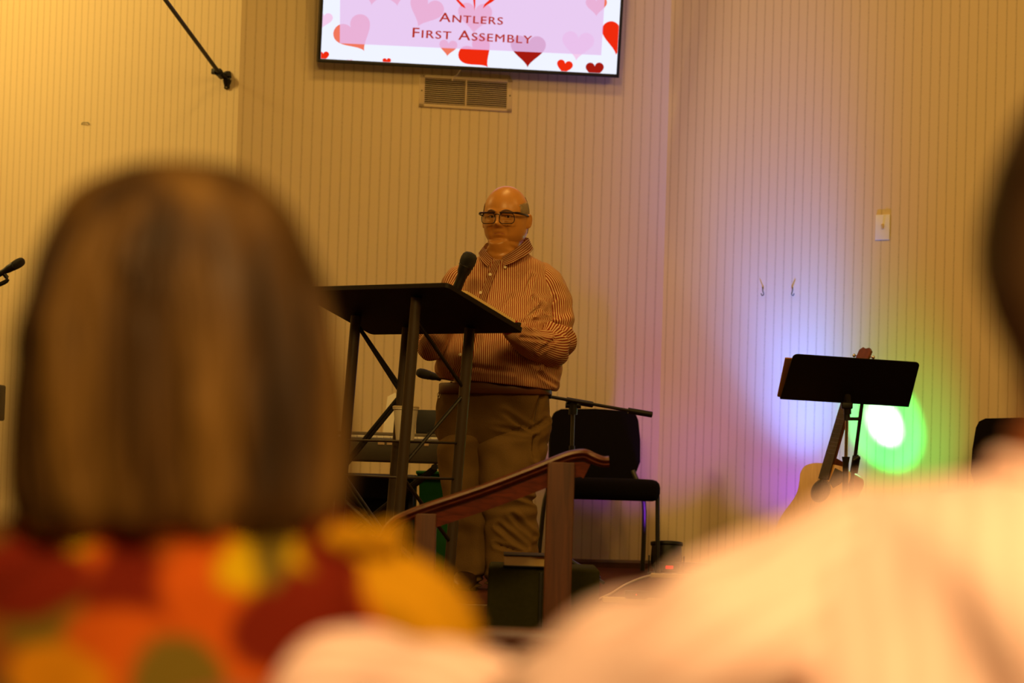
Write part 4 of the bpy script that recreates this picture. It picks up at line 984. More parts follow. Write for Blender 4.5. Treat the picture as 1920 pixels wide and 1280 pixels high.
# shirt
PXC = pp(945, 600).x
def crease(p, segs):
    """cloth creases: dents along short lines, given on the front of the figure"""
    if p.y > PY+0.02: return 0.0
    d = 0.0
    for (a, b, w_, h_) in segs:
        ab = b-a; q = p-a; ab.y = 0; q.y = 0; t = max(0, min(1, q.dot(ab)/ab.dot(ab))); r = (q-ab*t).length
        d += -h_*math.exp(-(r/w_)**2)*(0.35+0.65*math.sin(math.pi*min(1, t+.15))) + 0.6*h_*math.exp(-((r-1.8*w_)/w_)**2)
    return d
def SG(x0, y0, x1, y1, w_=0.007, h_=0.012): return (pp(x0, y0), pp(x1, y1), w_, h_)
SHC = [SG(1000, 560, 1022, 588), SG(1016, 575, 985, 602), SG(1020, 600, 970, 610), SG(998, 520, 985, 560, .008, .008), SG(960, 560, 925, 600, .01, .008), SG(850, 560, 870, 590), SG(960, 655, 1010, 690, .01, .01), SG(880, 690, 960, 700, .01, .008), SG(1010, 700, 1040, 722, .008, .01), SG(850, 700, 870, 725, .008, .01), SG(900, 640, 880, 690, .012, .008)]
SLC = [SG(1000, 585, 1045, 600, .007, .013), SG(1012, 605, 1060, 618, .007, .013), SG(1030, 622, 1062, 640, .006, .012), SG(1040, 560, 1010, 590, .008, .011), SG(1040, 640, 1010, 665, .007, .011), SG(985, 618, 1035, 622, .006, .012), SG(1030, 645, 975, 640, .006, .008)]
TRC = [SG(995, 806, 945, 774, .009, .016), SG(995, 806, 1024, 786, .008, .015), SG(990, 812, 930, 800, .008, .011), SG(998, 815, 1002, 860, .008, .014), SG(1015, 745, 1000, 790, .010, .010), SG(960, 965, 1000, 1005, .010, .014), SG(935, 985, 985, 1028, .010, .013), SG(1005, 940, 965, 925, .010, .012), SG(930, 1020, 990, 1038, .008, .011)]
def wr(p, u, t):
    z = p.z; front = max(0, -math.sin(t))
    d = 0.011*foldnoise(p, 8, (1, 1, 0.5)) + 0.005*foldnoise(p, 22, (1, 1, 0.6)) + crease(p, SHC) + 0.004*math.sin(60*(p.z-0.45*abs(p.x-PXC))+3*foldnoise(p, 5))*math.exp(-((u-.45)/.25)**2)*abs(math.cos(t))**2
    h = max(0, (u-0.80)/0.2); d += h*0.010*math.sin(t*11+2*foldnoise(p, 4)) * (1-h*.4)
    return d
TR = [sec(908, 987, 470, .075, .03), sec(900, 995, 480, .088, .035), sec(880, 1014, 489, .105, .04), sec(862, 1030, 500, .125, .045), sec(852, 1040, 520, .140, .045), sec(847, 1044, 548, .155, .03), sec(842, 1042, 585, .178, .01),
      sec(836, 1043, 620, .198, -.01), sec(826, 1050, 655, .208, -.015), sec(819, 1056, 685, .206, -.01, 2), sec(818, 1052, 703, .198, 0, 7), sec(822, 1048, 714, .190, 0, 11), sec(828, 1042, 721, .178, 0, 12), sec(836, 1030, 716, .155, 0.0, 10)]
bm = NB(); loft(bm, TR, 160, 8, 2.25, wr, uscale=1.46)
shirt = obj('shirt', bm, M['shirt'], man, angle=80)
def sleeve(pts, rads, fold, nm='sleeve'):
    bm = NB(); P = [Vector(p) for p in pts]; P2, r2 = smooth_path(P, rads, 10); rings = []; vl = [0]
    N = len(P2); upv = Vector((0.2, 0.9, 0.35)).normalized(); x = None
    for i, p in enumerate(P2):
        t = (P2[min(i+1, N-1)]-P2[max(i-1, 0)]).normalized()
        x = (upv - t*upv.dot(t)).normalized() if x is None else (x - t*x.dot(t)).normalized()
        y = t.cross(x); rg = []
        for j in range(72):
            a = 2*math.pi*j/72; dv = x*math.cos(a)+y*math.sin(a); u = i/(N-1)
            rg.append(p+dv*(r2[i]+fold(p+dv*r2[i], u, a)))
        rings.append(rg)
        if i: vl.append(vl[-1]+(P2[i]-P2[i-1]).length)
    n_ = 72; per = 0.0084*round(2*math.pi*0.066/0.0084)
    bridge(bm, rings, True, 0, uv=lambda i, j: (per*j/n_, vl[i]))
    return bm
def sf(p, u, a):
    e = math.exp(-((u-0.52)/0.17)**2)
    return crease(p, SLC) + 0.007*foldnoise(p, 13) + 0.004*foldnoise(p, 28) + e*0.013*math.sin(u*52+2.0*math.cos(a)+4*foldnoise(p, 8)) + 0.006*math.exp(-((u-0.16)/0.07)**2)*math.sin(a*3)
bm = sleeve([pp(1000, 512, .04), pp(1022, 532, .03), pp(1036, 565, .02), pp(1041, 605, -.01), pp(1041, 636, -.05), pp(1026, 650, -.14), pp(996, 642, -.25), pp(970, 626, -.35), pp(956, 613, -.39)],
            [.060, .078, .080, .078, .080, .078, .062, .048, .034], sf); obj('sleeve', bm, M['shirt'], shirt, angle=80)
bm = sleeve([pp(888, 512, .04), pp(866, 532, .03), pp(850, 568, .02), pp(832, 605, -.01), pp(818, 634, -.05), pp(812, 648, -.10), pp(818, 628, -.17), pp(832, 596, -.215)],
            [.056, .072, .072, .070, .070, .062, .050, .034], sf); obj('sleeve', bm, M['shirt'], shirt, angle=80)
# collar: two folded leaves and the band
def leafc(pts, name, thick=0.004, m=None):
    bm = NB(); L = bm.loops.layers.uv.active
    rows_ = [[Vector(p) for p in r] for r in pts]; g = [[bm.verts.new(p) for p in r] for r in rows_]
    for i in range(len(g)-1):
        for j in range(len(g[0])-1):
            f = bm.faces.new((g[i][j], g[i][j+1], g[i+1][j+1], g[i+1][j]))
            for lp, (a, b) in zip(f.loops, ((i, j), (i, j+1), (i+1, j+1), (i+1, j))): lp[L].uv = (a*0.05/(len(g)-1), b*0.02)
    bmesh.ops.solidify(bm, geom=bm.faces[:], thickness=thick)
    return obj(name, bm, m or M['shirt'], shirt, angle=80)
def lerprow(A, B, n): return [[a.lerp(b, i/n) for a, b in zip(A, B)] for i in range(n+1)]
topR = [pp(941, 482, -.075), pp(955, 474, -.075), pp(972, 462, -.055), pp(986, 450, -.01), pp(991, 446, .05), pp(985, 445, .10)]
botR = [pp(943, 499, -.105), pp(962, 492, -.115), pp(984, 480, -.095), pp(996, 472, -.03), pp(1000, 466, .05), pp(992, 463, .12)]
leafc(lerprow(topR, botR, 4), 'collar')
topL = [pp(925, 483, -.075), pp(918, 478, -.06), pp(911, 470, -.03), pp(907, 463, .02), pp(911, 456, .08), pp(935, 448, .13), pp(985, 445, .10)]
botL = [pp(914, 500, -.10), pp(905, 491, -.095), pp(899, 482, -.05), pp(897, 474, .02), pp(900, 470, .09), pp(930, 464, .15), pp(992, 463, .12)]
leafc(lerprow(topL, botL, 4), 'collar')
# placket with buttons down the front
def front(px, py):                                    # front of the belly at a pixel: march onto the shirt sections
    import bisect
    best = None
    d = raydir(px, py)
    for yy in [PY-0.30+0.004*i for i in range(90)]:
        p = CAM+d*(yy/d.y)
        for a, b in zip(TR[:-1], TR[1:]):
            if a[0].z >= p.z >= b[0].z:
                t = (a[0].z-p.z)/max(1e-6, a[0].z-b[0].z); c = a[0].lerp(b[0], t); hw_ = a[1].length*(1-t)+b[1].length*t; hd = a[2].length*(1-t)+b[2].length*t
                if abs((p.x-c.x)/hw_)**2.25+abs((p.y-c.y)/hd)**2.25 <= 1.0: return p
    return CAM+d*(PY/d.y)
pl = [(933, 488), (927, 500), (919, 520), (910, 545), (902, 570), (893, 600), (884, 632), (876, 665), (870, 700), (868, 722)]
bm = NB(); Lc = bm.loops.layers.uv.active; g = []
for (x, y) in pl:
    g.append([bm.verts.new(front(x-7, y+1)-Y_*.012), bm.verts.new(front(x, y)-Y_*.014), bm.verts.new(front(x+7, y-1)-Y_*.012)])
for i in range(len(g)-1):
    for j in range(2):
        f = bm.faces.new((g[i][j], g[i][j+1], g[i+1][j+1], g[i+1][j]))
        for lp, (a, b) in zip(f.loops, ((i, j), (i, j+1), (i+1, j+1), (i+1, j))): lp[Lc].uv = (b*0.0168, a*0.05)
bmesh.ops.solidify(bm, geom=bm.faces[:], thickness=0.004); obj('placket', bm, M['shirt'], shirt, angle=80)
for (x, y) in ((919, 515), (901, 549), (882, 612), (863, 665), (947, 501)):
    p = front(x, y)-Y_*.019; bm = NB(); lathe(bm, [(0.001, 0), (0.0058, 0.0), (0.0062, 0.002), (0.0045, 0.003), (0.001, 0.002)], 16, p, axis_mtx((0, -1, 0.1))); obj('button', bm, M['shirtplain'], shirt)
# chest pocket
# trousers
def tf0(p, u, t): return 0.003*foldnoise(p, 20)
def tf(p, u, t): return crease(p, TRC)+0.009*foldnoise(p, 8, (1, 1, 0.7))+0.008*foldnoise(p, 17, (1, 1, .8))
bm = NB(); loft(bm, [sec(829, 1026, 728, .148), sec(824, 1031, 738, .155), sec(818, 1033, 765, .158, .02), sec(817, 1033, 800, .150, .03), sec(822, 1029, 828, .125, .04), sec(840, 1010, 842, .08, .05)], 120, 8, 2.4, tf, uscale=.84)
def lf(p, u, t):
    return tf(p, u, t)+0.010*math.exp(-((u-0.12)/0.10)**2)*math.sin(t*2+u*30)+0.009*math.exp(-((u-0.93)/0.10)**2)*math.sin(u*70+2*math.cos(t))+0.006*math.exp(-((u-.55)/.08)**2)*math.sin(u*60+math.sin(t))
loft(bm, [sec(878, 1032, 772, .13, .02), sec(884, 1031, 815, .125, .015), sec(889, 1026, 845, .118, .0), sec(893, 1014, 885, .105, -.01), sec(898, 1003, 925, .09, -.02), sec(903, 1006, 960, .085, 0), sec(906, 1010, 1000, .085, .01), sec(908, 1010, 1045, .085, .01), sec(908, 1006, 1085, .088, .01), sec(910, 1004, 1096, .085, 0)], 96, 12, 2.1, lf, uscale=.6)
loft(bm, [sec(819, 935, 775, .13, .03), sec(817, 925, 815, .125, .035), sec(820, 918, 850, .115, .03), sec(825, 912, 890, .1, .02), sec(832, 908, 930, .088, .01), sec(838, 917, 975, .085, .03), sec(841, 917, 1020, .085, .04), sec(843, 917, 1065, .088, .04), sec(845, 904, 1085, .087, .04), sec(846, 902, 1099, .083, .03)], 96, 12, 2.1, lf, uscale=.6)
trs = obj('trousers', bm, M['khaki'], man, angle=80)
bm = NB(); L1, L2 = [pp(1012, 742, -.09), pp(1006, 765, -.115), pp(1001, 790, -.125)], 0
tube(bm, L1, 0.0018, 6, 3); obj('pocket_edge', bm, mat('dark khaki seam', (84, 64, 38), .9), trs)
bl_ = [sec(825, 1032, 719, .164, 0, 1), sec(823, 1034, 721, .168, 0, 1), sec(822, 1035, 738, .168, 0, 1), sec(824, 1033, 740, .165, 0, 1)]
bm = NB(); loft(bm, bl_, 72, 1, 2.4); obj('belt', bm, M['belt'], man, angle=60)
for px in (846, 874, 1004):
    bm = NB(); a, b = pp(px, 714, -.16), pp(px, 740, -.16); k_ = math.sqrt(max(0.05, 1-((px-928)/104)**2))
    for q in (a, b): q.y = PY-0.168*k_
    tube(bm, [a, b], 0.005, 8); obj('belt_loop', bm, M['khaki'], trs)
bm = NB(); c = pp(1030, 737, -.02); box(bm, c, (0.02, 0.03, 0.045), None, 0.004); pk = obj('belt_pack', bm, M['black'], man)
bm = NB(); ellip(bm, c+Vector((0.0, -0.018, 0.012)), (.004, .003, .005)); obj('indicator_lamp', bm, mat('green pilot lamp', (0, 60, 40), emit=(30, 255, 170), es=1.2), pk)
bm = NB(); tube(bm, [pp(824, 733, -.06), pp(820, 740, -.07), pp(823, 746, -.08), pp(826, 738, -.08)], 0.0014, 6, 4); obj('key_clip', bm, M['steel'], man)
for (x, dy) in ((957, 0.0), (874, 0.03)):
    b = atz(x, PY+dy, STAGE); bm = NB()
    loft(bm, [(b+Vector((0, .09, .035)), X_*.032, Vector((0, 0, .03))), (b+Vector((0, .06, .045)), X_*.042, Vector((0, 0, .043))), (b+Vector((0, 0, .05)), X_*.044, Vector((0, 0, .046))), (b+Vector((-.005, -.08, .038)), X_*.048, Vector((0, 0, .034))), (b+Vector((-.01, -.15, .028)), X_*.046, Vector((0, 0, .025))), (b+Vector((-.012, -.19, .018)), X_*.02, Vector((0, 0, .012)))], 24, 4, 2.4)
    sh = obj('shoe', bm, M['shoe'], man); bm = NB(); prism(bm, [(0.036, 0.10), (0.046, 0), (0.049, -0.10), (0.044, -0.16), (0.02, -0.2), (-0.03, -0.2), (-0.053, -0.16), (-0.056, -0.10), (-0.046, 0), (-0.036, 0.10)], b, X_, Y_, Vector((0, 0, 1)), 0.012); obj('sole', bm, M['black'], sh)

# ------------------------------------------------------------------ people in the foreground
pew('wooden pew in the foreground carrying the woman and the white shirted person', 1.80, -1.6, 1.6)
def printed(name, base, blots, spec=0.1):
    """printed cloth: soft edged flowers of several dyes, placed on the cloth (object coordinates)"""
    m = bpy.data.materials.new(name); m.use_nodes = True; nt = m.node_tree; b = nt.nodes['Principled BSDF']; b.inputs['Roughness'].default_value = 0.9; b.inputs['Specular IOR Level'].default_value = spec
    tc = nt.nodes.new('ShaderNodeTexCoord'); nz_ = nt.nodes.new('ShaderNodeTexNoise'); nz_.inputs['Scale'].default_value = 9; nt.links.new(tc.outputs['Object'], nz_.inputs['Vector'])
    ad = nt.nodes.new('ShaderNodeVectorMath'); ad.operation = 'MULTIPLY_ADD'; nt.links.new(nz_.outputs['Color'], ad.inputs[0]); ad.inputs[1].default_value = (0.05, 0.05, 0.05); nt.links.new(tc.outputs['Object'], ad.inputs[2])
    vo = nt.nodes.new('ShaderNodeTexVoronoi'); vo.inputs['Scale'].default_value = 11; nt.links.new(ad.outputs[0], vo.inputs['Vector'])
    rp = nt.nodes.new('ShaderNodeValToRGB'); nt.links.new(vo.outputs['Color'], rp.inputs[0]); rp.color_ramp.interpolation = 'CONSTANT'
    cs = base; rp.color_ramp.elements[0].color = lin(cs[0])+(1,); rp.color_ramp.elements[1].position = 1/len(cs); rp.color_ramp.elements[1].color = lin(cs[1])+(1,)
    for i in range(2, len(cs)): rp.color_ramp.elements.new(i/len(cs)).color = lin(cs[i])+(1,)
    cur = rp.outputs['Color']
    for (c, r, colr) in blots:
        mp = nt.nodes.new('ShaderNodeMapping'); mp.vector_type = 'TEXTURE'; mp.inputs['Location'].default_value = c; mp.inputs['Scale'].default_value = r; nt.links.new(ad.outputs[0], mp.inputs[0])
        ln = nt.nodes.new('ShaderNodeVectorMath'); ln.operation = 'LENGTH'; nt.links.new(mp.outputs[0], ln.inputs[0])
        f = math_node(nt, 'MULTIPLY', math_node(nt, 'SUBTRACT', 1.0, ln.outputs['Value']), 5.0, True)
        cur = mixc(nt, f, cur, lin(colr))
    nt.links.new(cur, b.inputs['Base Color']); return m
def hairmat(name, a, b_, c):
    m = bpy.data.materials.new(name); m.use_nodes = True; nt = m.node_tree; b = nt.nodes['Principled BSDF']; b.inputs['Roughness'].default_value = 0.55; b.inputs['Specular IOR Level'].default_value = 0.25
    tc = nt.nodes.new('ShaderNodeTexCoord'); mp = nt.nodes.new('ShaderNodeMapping'); mp.inputs['Scale'].default_value = (16, 16, 2.2); nt.links.new(tc.outputs['Object'], mp.inputs[0])
    n = nt.nodes.new('ShaderNodeTexNoise'); n.inputs['Scale'].default_value = 1.0; n.inputs['Detail'].default_value = 4; nt.links.new(mp.outputs[0], n.inputs['Vector'])
    rp = nt.nodes.new('ShaderNodeValToRGB'); nt.links.new(n.outputs['Fac'], rp.inputs[0]); e = rp.color_ramp.elements
    e[0].position = 0.33; e[0].color = lin(a)+(1,); e[1].position = 0.72; e[1].color = lin(c)+(1,); e.new(0.52).color = lin(b_)+(1,)
    nt.links.new(rp.outputs[0], b.inputs['Base Color']); return m
M['bob'] = hairmat('blonde brown hair', (46, 30, 13), (84, 56, 22), (134, 96, 40))
M['darkhair'] = hairmat('dark brown hair', (40, 26, 14), (58, 38, 20), (78, 54, 30))
# --- the woman
WY = 2.32
def pw(px, py, dy=0.0): return W(px, py, WY+dy)
def secw(f, pl, pr, py, b, dy=0.0, tl=0.0):
    l, r = f(pl, py-tl, dy), f(pr, py+tl, dy); return ((l+r)/2, (r-l)/2, Vector((0, b, 0)))
wb = pw(380, 1400); wom = thing('person', 'person with blonde brown bob in orange floral blouse, seen from behind', 'person', Vector((wb.x, WY, 0.42)))
hcw = pw(335, 640, 0.0); HW = Matrix.Translation(hcw) @ Matrix.Rotation(R(180+8), 4, 'Z')
bm = NB(); head(bm, HW, old=False, wid=0.074, dep=0.095, hgt=0.118); ears(bm, HW, 0.074)
tube(bm, [hcw+Vector((0, -.01, -0.06)), pw(335, 930, -.02), pw(340, 1010, -.01), pw(345, 1080)], [0.05, 0.052, 0.055, 0.07], 24, 3)
tube(bm, [pw(345, 1080), pw(350, 1300), Vector((wb.x, WY, 0.52))], [0.075, 0.09, 0.12], 24, 3)
for s in (-1, 1):
    sx = pw(350+s*420, 1130); el = Vector((sx.x+s*0.02, WY+0.05, sx.z-0.27)); wr_ = Vector((sx.x-s*0.08, WY+0.28, el.z-0.03))
    tube(bm, [sx, el, wr_], [0.045, 0.038, 0.026], 16, 3)
    hh = NB(); hand(hh, wr_, Vector((-s*0.3, 1, -0.15)), Vector((0, 0, -1)), 0.3, side=s, sc_=0.9); hh = remeshed(hh, 0.005, 2); me_ = bpy.data.meshes.new('t'); hh.to_mesh(me_); hh.free(); bm.from_mesh(me_); bpy.data.meshes.remove(me_)
    hip = Vector((wb.x+s*0.09, WY+0.02, 0.50)); kn = hip+Vector((s*0.03, 0.42, 0.03)); an = Vector((kn.x, kn.y+0.03, 0.09))
    tube(bm, [hip, kn, an], [0.085, 0.058, 0.038], 16, 3); tube(bm, [an+Vector((0, -.03, -.04)), an+Vector((0, .08, -.055)), an+Vector((0, 0.17, -0.065))], [0.032, 0.035, 0.022], 12, 3)
obj('body', remeshed(bm, 0.006, 2), M['skin2'], wom, angle=80)
def hf(p, u, t): return 0.005*math.sin(t*17+2*foldnoise(p, 6)) * (0.3+u) + 0.006*foldnoise(p, 14, (1, 1, .25)) + 0.003*foldnoise(p, 60, (1, 1, .1))
bm = NB()
loft(bm, [secw(pw, 318, 352, 301, .012, .01), secw(pw, 228, 446, 316, .05, .01), secw(pw, 150, 512, 358, .082, .005), secw(pw, 100, 560, 430, .105, .0), secw(pw, 66, 602, 530, .118, -.005), secw(pw, 44, 625, 640, .122, -.005), secw(pw, 28, 644, 760, .12, -.005), secw(pw, 24, 650, 860, .112, -.005), secw(pw, 32, 642, 935, .10, -.01), secw(pw, 56, 612, 985, .085, -.01), secw(pw, 110, 560, 1005, .06, -.01)], 96, 6, 2.2, hf)
hr = obj('hair', bm, M['bob'], wom, angle=80)
random.seed(11)
for q in range(60):                                   # loose locks over the bob
    a = R(random.uniform(185, 355)) if q % 3 else R(random.choice((random.uniform(170, 200), random.uniform(340, 370))))
    cx, cy = math.cos(a), math.sin(a); pts = []
    for (px, hw_, py, b) in ((335, 150, 350, .075), (330, 238, 480, .115), (332, 282, 620, .124), (334, 288, 760, .124), (334, 294, 880, .114), (334, 284+random.uniform(-8, 12), 980+random.uniform(-10, 25), .098)):
        c = pw(px, py, -.005); hw2 = (pw(px+hw_, py).x-pw(px, py).x); pts.append(c+Vector((cx*hw2*1.0, cy*b, 0))+Vector((random.uniform(-.003, .003),)*3))
    bm = NB(); tube(bm, pts, [0.002, 0.006, 0.008, 0.008, 0.006, 0.001], 8, 4, flat=0.5); obj('hair_lock', bm, M['bob'], hr, angle=80)
ob_ = OFF[wom.name]
def at(px, py, dy=-0.1): p = pw(px, py, dy)-ob_+Vector((.025, .025, .025)); return tuple(p)
OR, RD, YL, DG, MU, BR2 = (182, 78, 14), (104, 26, 8), (190, 150, 4), (104, 84, 24), (226, 140, 16), (150, 78, 20)
M['floral'] = printed('orange floral print', [(150, 66, 18), RD, (132, 72, 20), OR, (100, 66, 26)], [
    (at(250, 1040), (.10, .2, .022), OR), (at(110, 1000), (.036, .2, .020), YL), (at(385, 1012), (.046, .2, .014), YL), (at(330, 1110), (.05, .2, .06), BR2), (at(120, 1180), (.06, .2, .04), DG), (at(60, 1090), (.06, .2, .04), RD), (at(250, 1150), (.04, .2, .07), RD),
    (at(440, 1110), (.07, .2, .07), OR), (at(500, 1075), (.045, .2, .045), YL), (at(440, 1200), (.05, .2, .05), OR), (at(550, 1170), (.05, .2, .05), RD), (at(230, 1250), (.06, .2, .05), OR), (at(100, 1270), (.05, .2, .03), (190, 120, 10)), (at(520, 1040), (.02, .2, .03), DG), (at(340, 1270), (.05, .2, .04), DG)])
M['mustard'] = mat('mustard cloth', (188, 132, 14), 0.9, spec=0.1, nz=0.10, nscale=14, bump=0.3, bscale=60)
def bf(p, u, t): return 0.010*foldnoise(p, 10)+0.006*math.sin(t*9+u*8)
bm = NB(); loft(bm, [secw(pw, 200, 480, 985, .045, 0), secw(pw, 100, 610, 998, .062, 0), secw(pw, 30, 670, 1035, .080, 0), secw(pw, -50, 730, 1090, .10, 0), secw(pw, -100, 765, 1200, .115, 0), secw(pw, -115, 770, 1350, .125, 0), secw(pw, -100, 760, 1600, .13, 0), (Vector((wb.x, WY, 0.56)), Vector((.19, 0, 0)), Vector((0, .14, 0))), (Vector((wb.x, WY, 0.46)), Vector((.20, 0, 0)), Vector((0, .15, 0)))], 72, 5, 2.3, bf)
bl = obj('blouse', bm, M['floral'], wom, angle=80)
bm = NB(); tube(bm, [pw(335+300*math.cos(R(a)), 985-14*math.sin(R(a))*0, 0.0)+Vector((0, .07*math.sin(R(a)), 0)) for a in range(180, 361, 20)], 0.012, 10, 2); obj('collar', bm, M['floral'], bl)
def sf2(p, u, a): return 0.006*foldnoise(p, 12)+0.004*math.sin(a*5+u*6)
for s in (-1, 1):
    if s == 1: pts = [pw(560, 1085), pw(630, 1108), pw(705, 1142), pw(768, 1205), pw(790, 1310), pw(785, 1480), pw(740, 1660)]; r_ = [.034, .045, .054, .057, .055, .050, .045]
    else: pts = [pw(110, 1080), pw(20, 1095), pw(-60, 1130), pw(-110, 1200), pw(-125, 1310), pw(-120, 1480), pw(-80, 1660)]; r_ = [.04, .052, .058, .060, .058, .052, .045]
    obj('sleeve', sleeve(pts, r_, sf2), M['mustard'] if s == 1 else M['floral'], bl, angle=80)['label'] = 'mustard yellow sleeve' if s == 1 else 'floral sleeve'
# gathered ruffle on the shoulder
bm = NB(); tube(bm, [pw(600+ i*22, 1012-10*math.sin(i*2.4)-0.5*i, -.03) for i in range(8)], [0.008, .012, .009, .013, .009, .012, .009, .006], 10, 3); obj('shoulder_ruffle', bm, M['mustard'], bl)
bm = NB(); loft(bm, [(Vector((wb.x, WY+.02, 0.58)), Vector((.17, 0, 0)), Vector((0, .13, 0))), (Vector((wb.x, WY+.03, 0.50)), Vector((.20, 0, 0)), Vector((0, .17, 0))), (Vector((wb.x, WY+.03, 0.435)), Vector((.19, 0, 0)), Vector((0, .16, 0)))], 40, 3)
for s in (-1, 1): tube(bm, [(wb.x+s*.09, WY+.02, .515), (wb.x+s*.12, WY+.45, .53), (wb.x+s*.12, WY+.49, .20), (wb.x+s*.12, WY+.50, .10)], [.098, .075, .06, .06], 20, 4)
obj('trousers', bm, mat('dark blue trousers', (30, 32, 44), .9), wom, angle=80)
for s in (-1, 1):
    bm = NB(); c = Vector((wb.x+s*.12, WY+.50, 0)); loft(bm, [(c+Vector((0, -.06, .04)), X_*.03, Vector((0, 0, .035))), (c+Vector((0, .02, .045)), X_*.042, Vector((0, 0, .045))), (c+Vector((0, .12, .032)), X_*.046, Vector((0, 0, .03))), (c+Vector((0, .2, .02)), X_*.02, Vector((0, 0, .015)))], 20, 4); obj('shoe', bm, M['shoe'], wom)

# --- the person in the white shirt on the right, arm laid along the pew behind the woman
GY = 1.98
def pg(px, py, dy=0.0): return W(px, py, GY+dy)
gb_ = pg(2020, 1400); guy = thing('person', 'dark haired person in white shirt at right edge, arm stretched behind the woman', 'person', Vector((gb_.x, GY, 0.42)))
hcg = pg(2062, 470, 0.03); HG = Matrix.Translation(hcg) @ Matrix.Rotation(R(180), 4, 'Z')
bm = NB(); head(bm, HG, old=False, wid=0.078, dep=0.100, hgt=0.122); ears(bm, HG, 0.079)
tube(bm, [hcg+Vector((0, -.01, -0.06)), pg(2045, 760), pg(2040, 880), pg(2040, 980)], [0.055, 0.060, 0.062, 0.08], 24, 3)
tube(bm, [pg(2040, 980), pg(2030, 1300), Vector((gb_.x, GY, 0.53))], [0.08, 0.11, 0.13], 24, 3)
ARM = [pg(1800, 1050, .0), pg(1660, 1062, -.01), pg(1540, 1096, -.02), pg(1400, 1178, -.04), pg(1250, 1272, -.04), pg(1110, 1345, .0), pg(960, 1375, .06), pg(850, 1330, .11), pg(720, 1290, .14), pg(610, 1305, .16), pg(530, 1352, .165)]
tube(bm, ARM, [.034, .038, .040, .040, .040, .038, .033, .031, .030, .026, .025], 16, 3)
s = 1; sx = pg(2440, 1110); el = Vector((sx.x+.03, GY+.04, sx.z-.30)); wr_ = Vector((sx.x-.08, GY+.30, el.z-.01)); tube(bm, [sx, el, wr_], [.052, .042, .028], 16, 3)
for (w0, d0, n0, sd) in ((ARM[-1], Vector((-1, .15, -.25)), Vector((0, 1, -.3)), 1), (wr_, Vector((-.3, 1, -.1)), Vector((0, 0, -1)), 1)):
    hh = NB(); hand(hh, w0, d0, n0, 0.35, side=sd); hh = remeshed(hh, 0.005, 2); me_ = bpy.data.meshes.new('t'); hh.to_mesh(me_); hh.free(); bm.from_mesh(me_); bpy.data.meshes.remove(me_)
for s in (-1, 1):
    hip = Vector((gb_.x+s*0.10, GY+0.04, 0.50)); kn = hip+Vector((s*0.05, 0.45, 0.04)); an = Vector((kn.x, kn.y+0.03, 0.09)); tube(bm, [hip, kn, an], [0.09, 0.062, 0.04], 16, 3)
obj('body', remeshed(bm, 0.006, 2), M['skin2'], guy, angle=80)
def hf2(p, u, t): return 0.003*foldnoise(p, 30, (1, 1, .3))+0.0015*foldnoise(p, 90, (1, 1, .3))
bm = NB(); loft(bm, [secw(pg, 2020, 2100, 148, .03, .03), secw(pg, 1935, 2190, 188, .082, .03), secw(pg, 1878, 2247, 285, .105, .02), secw(pg, 1848, 2276, 390, .098, .02), secw(pg, 1838, 2284, 480, .096, .01), secw(pg, 1850, 2270, 560, .088, -.005), secw(pg, 1880, 2235, 640, .078, -.015), secw(pg, 1915, 2195, 715, .066, -.02), secw(pg, 1955, 2150, 760, .04, -.03)], 80, 6, 2.1, hf2)
obj('hair', bm, M['darkhair'], guy, angle=80)
M['whiteshirt'] = striped('white shirt with faint rose stripes', 0.0035*8, (246, 211, 204), (230, 184, 174))
def gf(p, u, t):
    return 0.030*foldnoise(p, 6, (1.6, 1, .6))+0.018*foldnoise(p, 13, (1.6, 1, .5))+0.013*math.sin((p.x*1.0+p.z*0.75)*46+3*foldnoise(p, 4))
bm = NB(); loft(bm, [secw(pg, 1900, 2180, 872, .055, 0), secw(pg, 1830, 2240, 884, .062, 0), secw(pg, 1680, 2390, 906, .080, 0), secw(pg, 1560, 2510, 935, .098, 0), secw(pg, 1480, 2600, 985, .115, 0), secw(pg, 1450, 2630, 1070, .13, 0), secw(pg, 1470, 2610, 1200, .14, 0), secw(pg, 1500, 2580, 1400, .145, 0), secw(pg, 1510, 2560, 1700, .15, 0), (Vector((gb_.x, GY, 0.50)), Vector((.20, 0, 0)), Vector((0, .16, 0)))], 96, 6, 2.3, gf)
gsh = obj('shirt', bm, M['whiteshirt'], guy, angle=80)
def gs_(p, u, a): return 0.012*foldnoise(p, 7)+0.006*foldnoise(p, 19)+0.005*math.sin(u*30+2.2*math.cos(a-1)+3*foldnoise(p, 5))
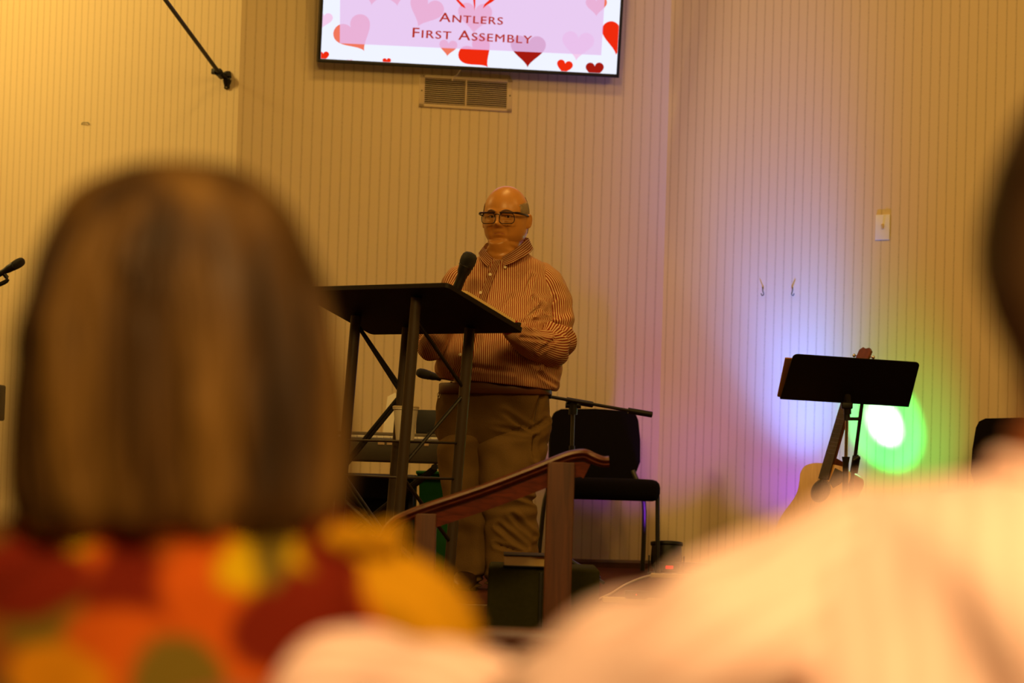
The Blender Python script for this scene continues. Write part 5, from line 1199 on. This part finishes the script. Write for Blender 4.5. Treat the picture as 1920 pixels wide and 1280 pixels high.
obj('sleeve', sleeve([pg(1800, 1050, .0), pg(1660, 1062, -.01), pg(1540, 1096, -.02), pg(1400, 1178, -.04), pg(1250, 1272, -.04), pg(1110, 1345, .0), pg(960, 1375, .06), pg(850, 1330, .11), pg(720, 1290, .14), pg(610, 1305, .16), pg(545, 1345, .165)], [.05, .058, .060, .062, .066, .062, .050, .050, .050, .044, .034], gs_), M['whiteshirt'], gsh, angle=80)
obj('sleeve', sleeve([pg(2300, 1010), pg(2480, 1070), pg(2560, 1200), sx+Vector((.05, 0, -.15)), el, el.lerp(wr_, .9)], [.06, .066, .064, .06, .055, .036], gs_), M['whiteshirt'], gsh, angle=80)
bm = NB(); pts = [pg(2045, 880, 0)+Vector((.066*math.cos(R(a)), .066*math.sin(R(a)), .004*math.sin(R(a)))) for a in range(0, 361, 20)]
tube(bm, pts, 0.012, 10, 1, flat=1.0); obj('collar', bm, M['whiteshirt'], gsh)
bm = NB(); loft(bm, [(Vector((gb_.x, GY+.02, 0.60)), Vector((.19, 0, 0)), Vector((0, .15, 0))), (Vector((gb_.x, GY+.04, 0.51)), Vector((.21, 0, 0)), Vector((0, .17, 0))), (Vector((gb_.x, GY+.04, 0.435)), Vector((.2, 0, 0)), Vector((0, .16, 0)))], 40, 3)
for s in (-1, 1): tube(bm, [(gb_.x+s*.10, GY+.04, .52), (gb_.x+s*.15, GY+.48, .545), (gb_.x+s*.15, GY+.52, .20), (gb_.x+s*.15, GY+.53, .10)], [.105, .08, .066, .066], 20, 4)
obj('trousers', bm, mat('grey trousers', (70, 66, 60), .9), guy, angle=80)
for s in (-1, 1):
    bm = NB(); c = Vector((gb_.x+s*.15, GY+.53, 0)); loft(bm, [(c+Vector((0, -.06, .04)), X_*.034, Vector((0, 0, .035))), (c+Vector((0, .02, .05)), X_*.046, Vector((0, 0, .05))), (c+Vector((0, .14, .034)), X_*.05, Vector((0, 0, .032))), (c+Vector((0, .23, .02)), X_*.022, Vector((0, 0, .015)))], 20, 4); obj('shoe', bm, M['shoe'], guy)
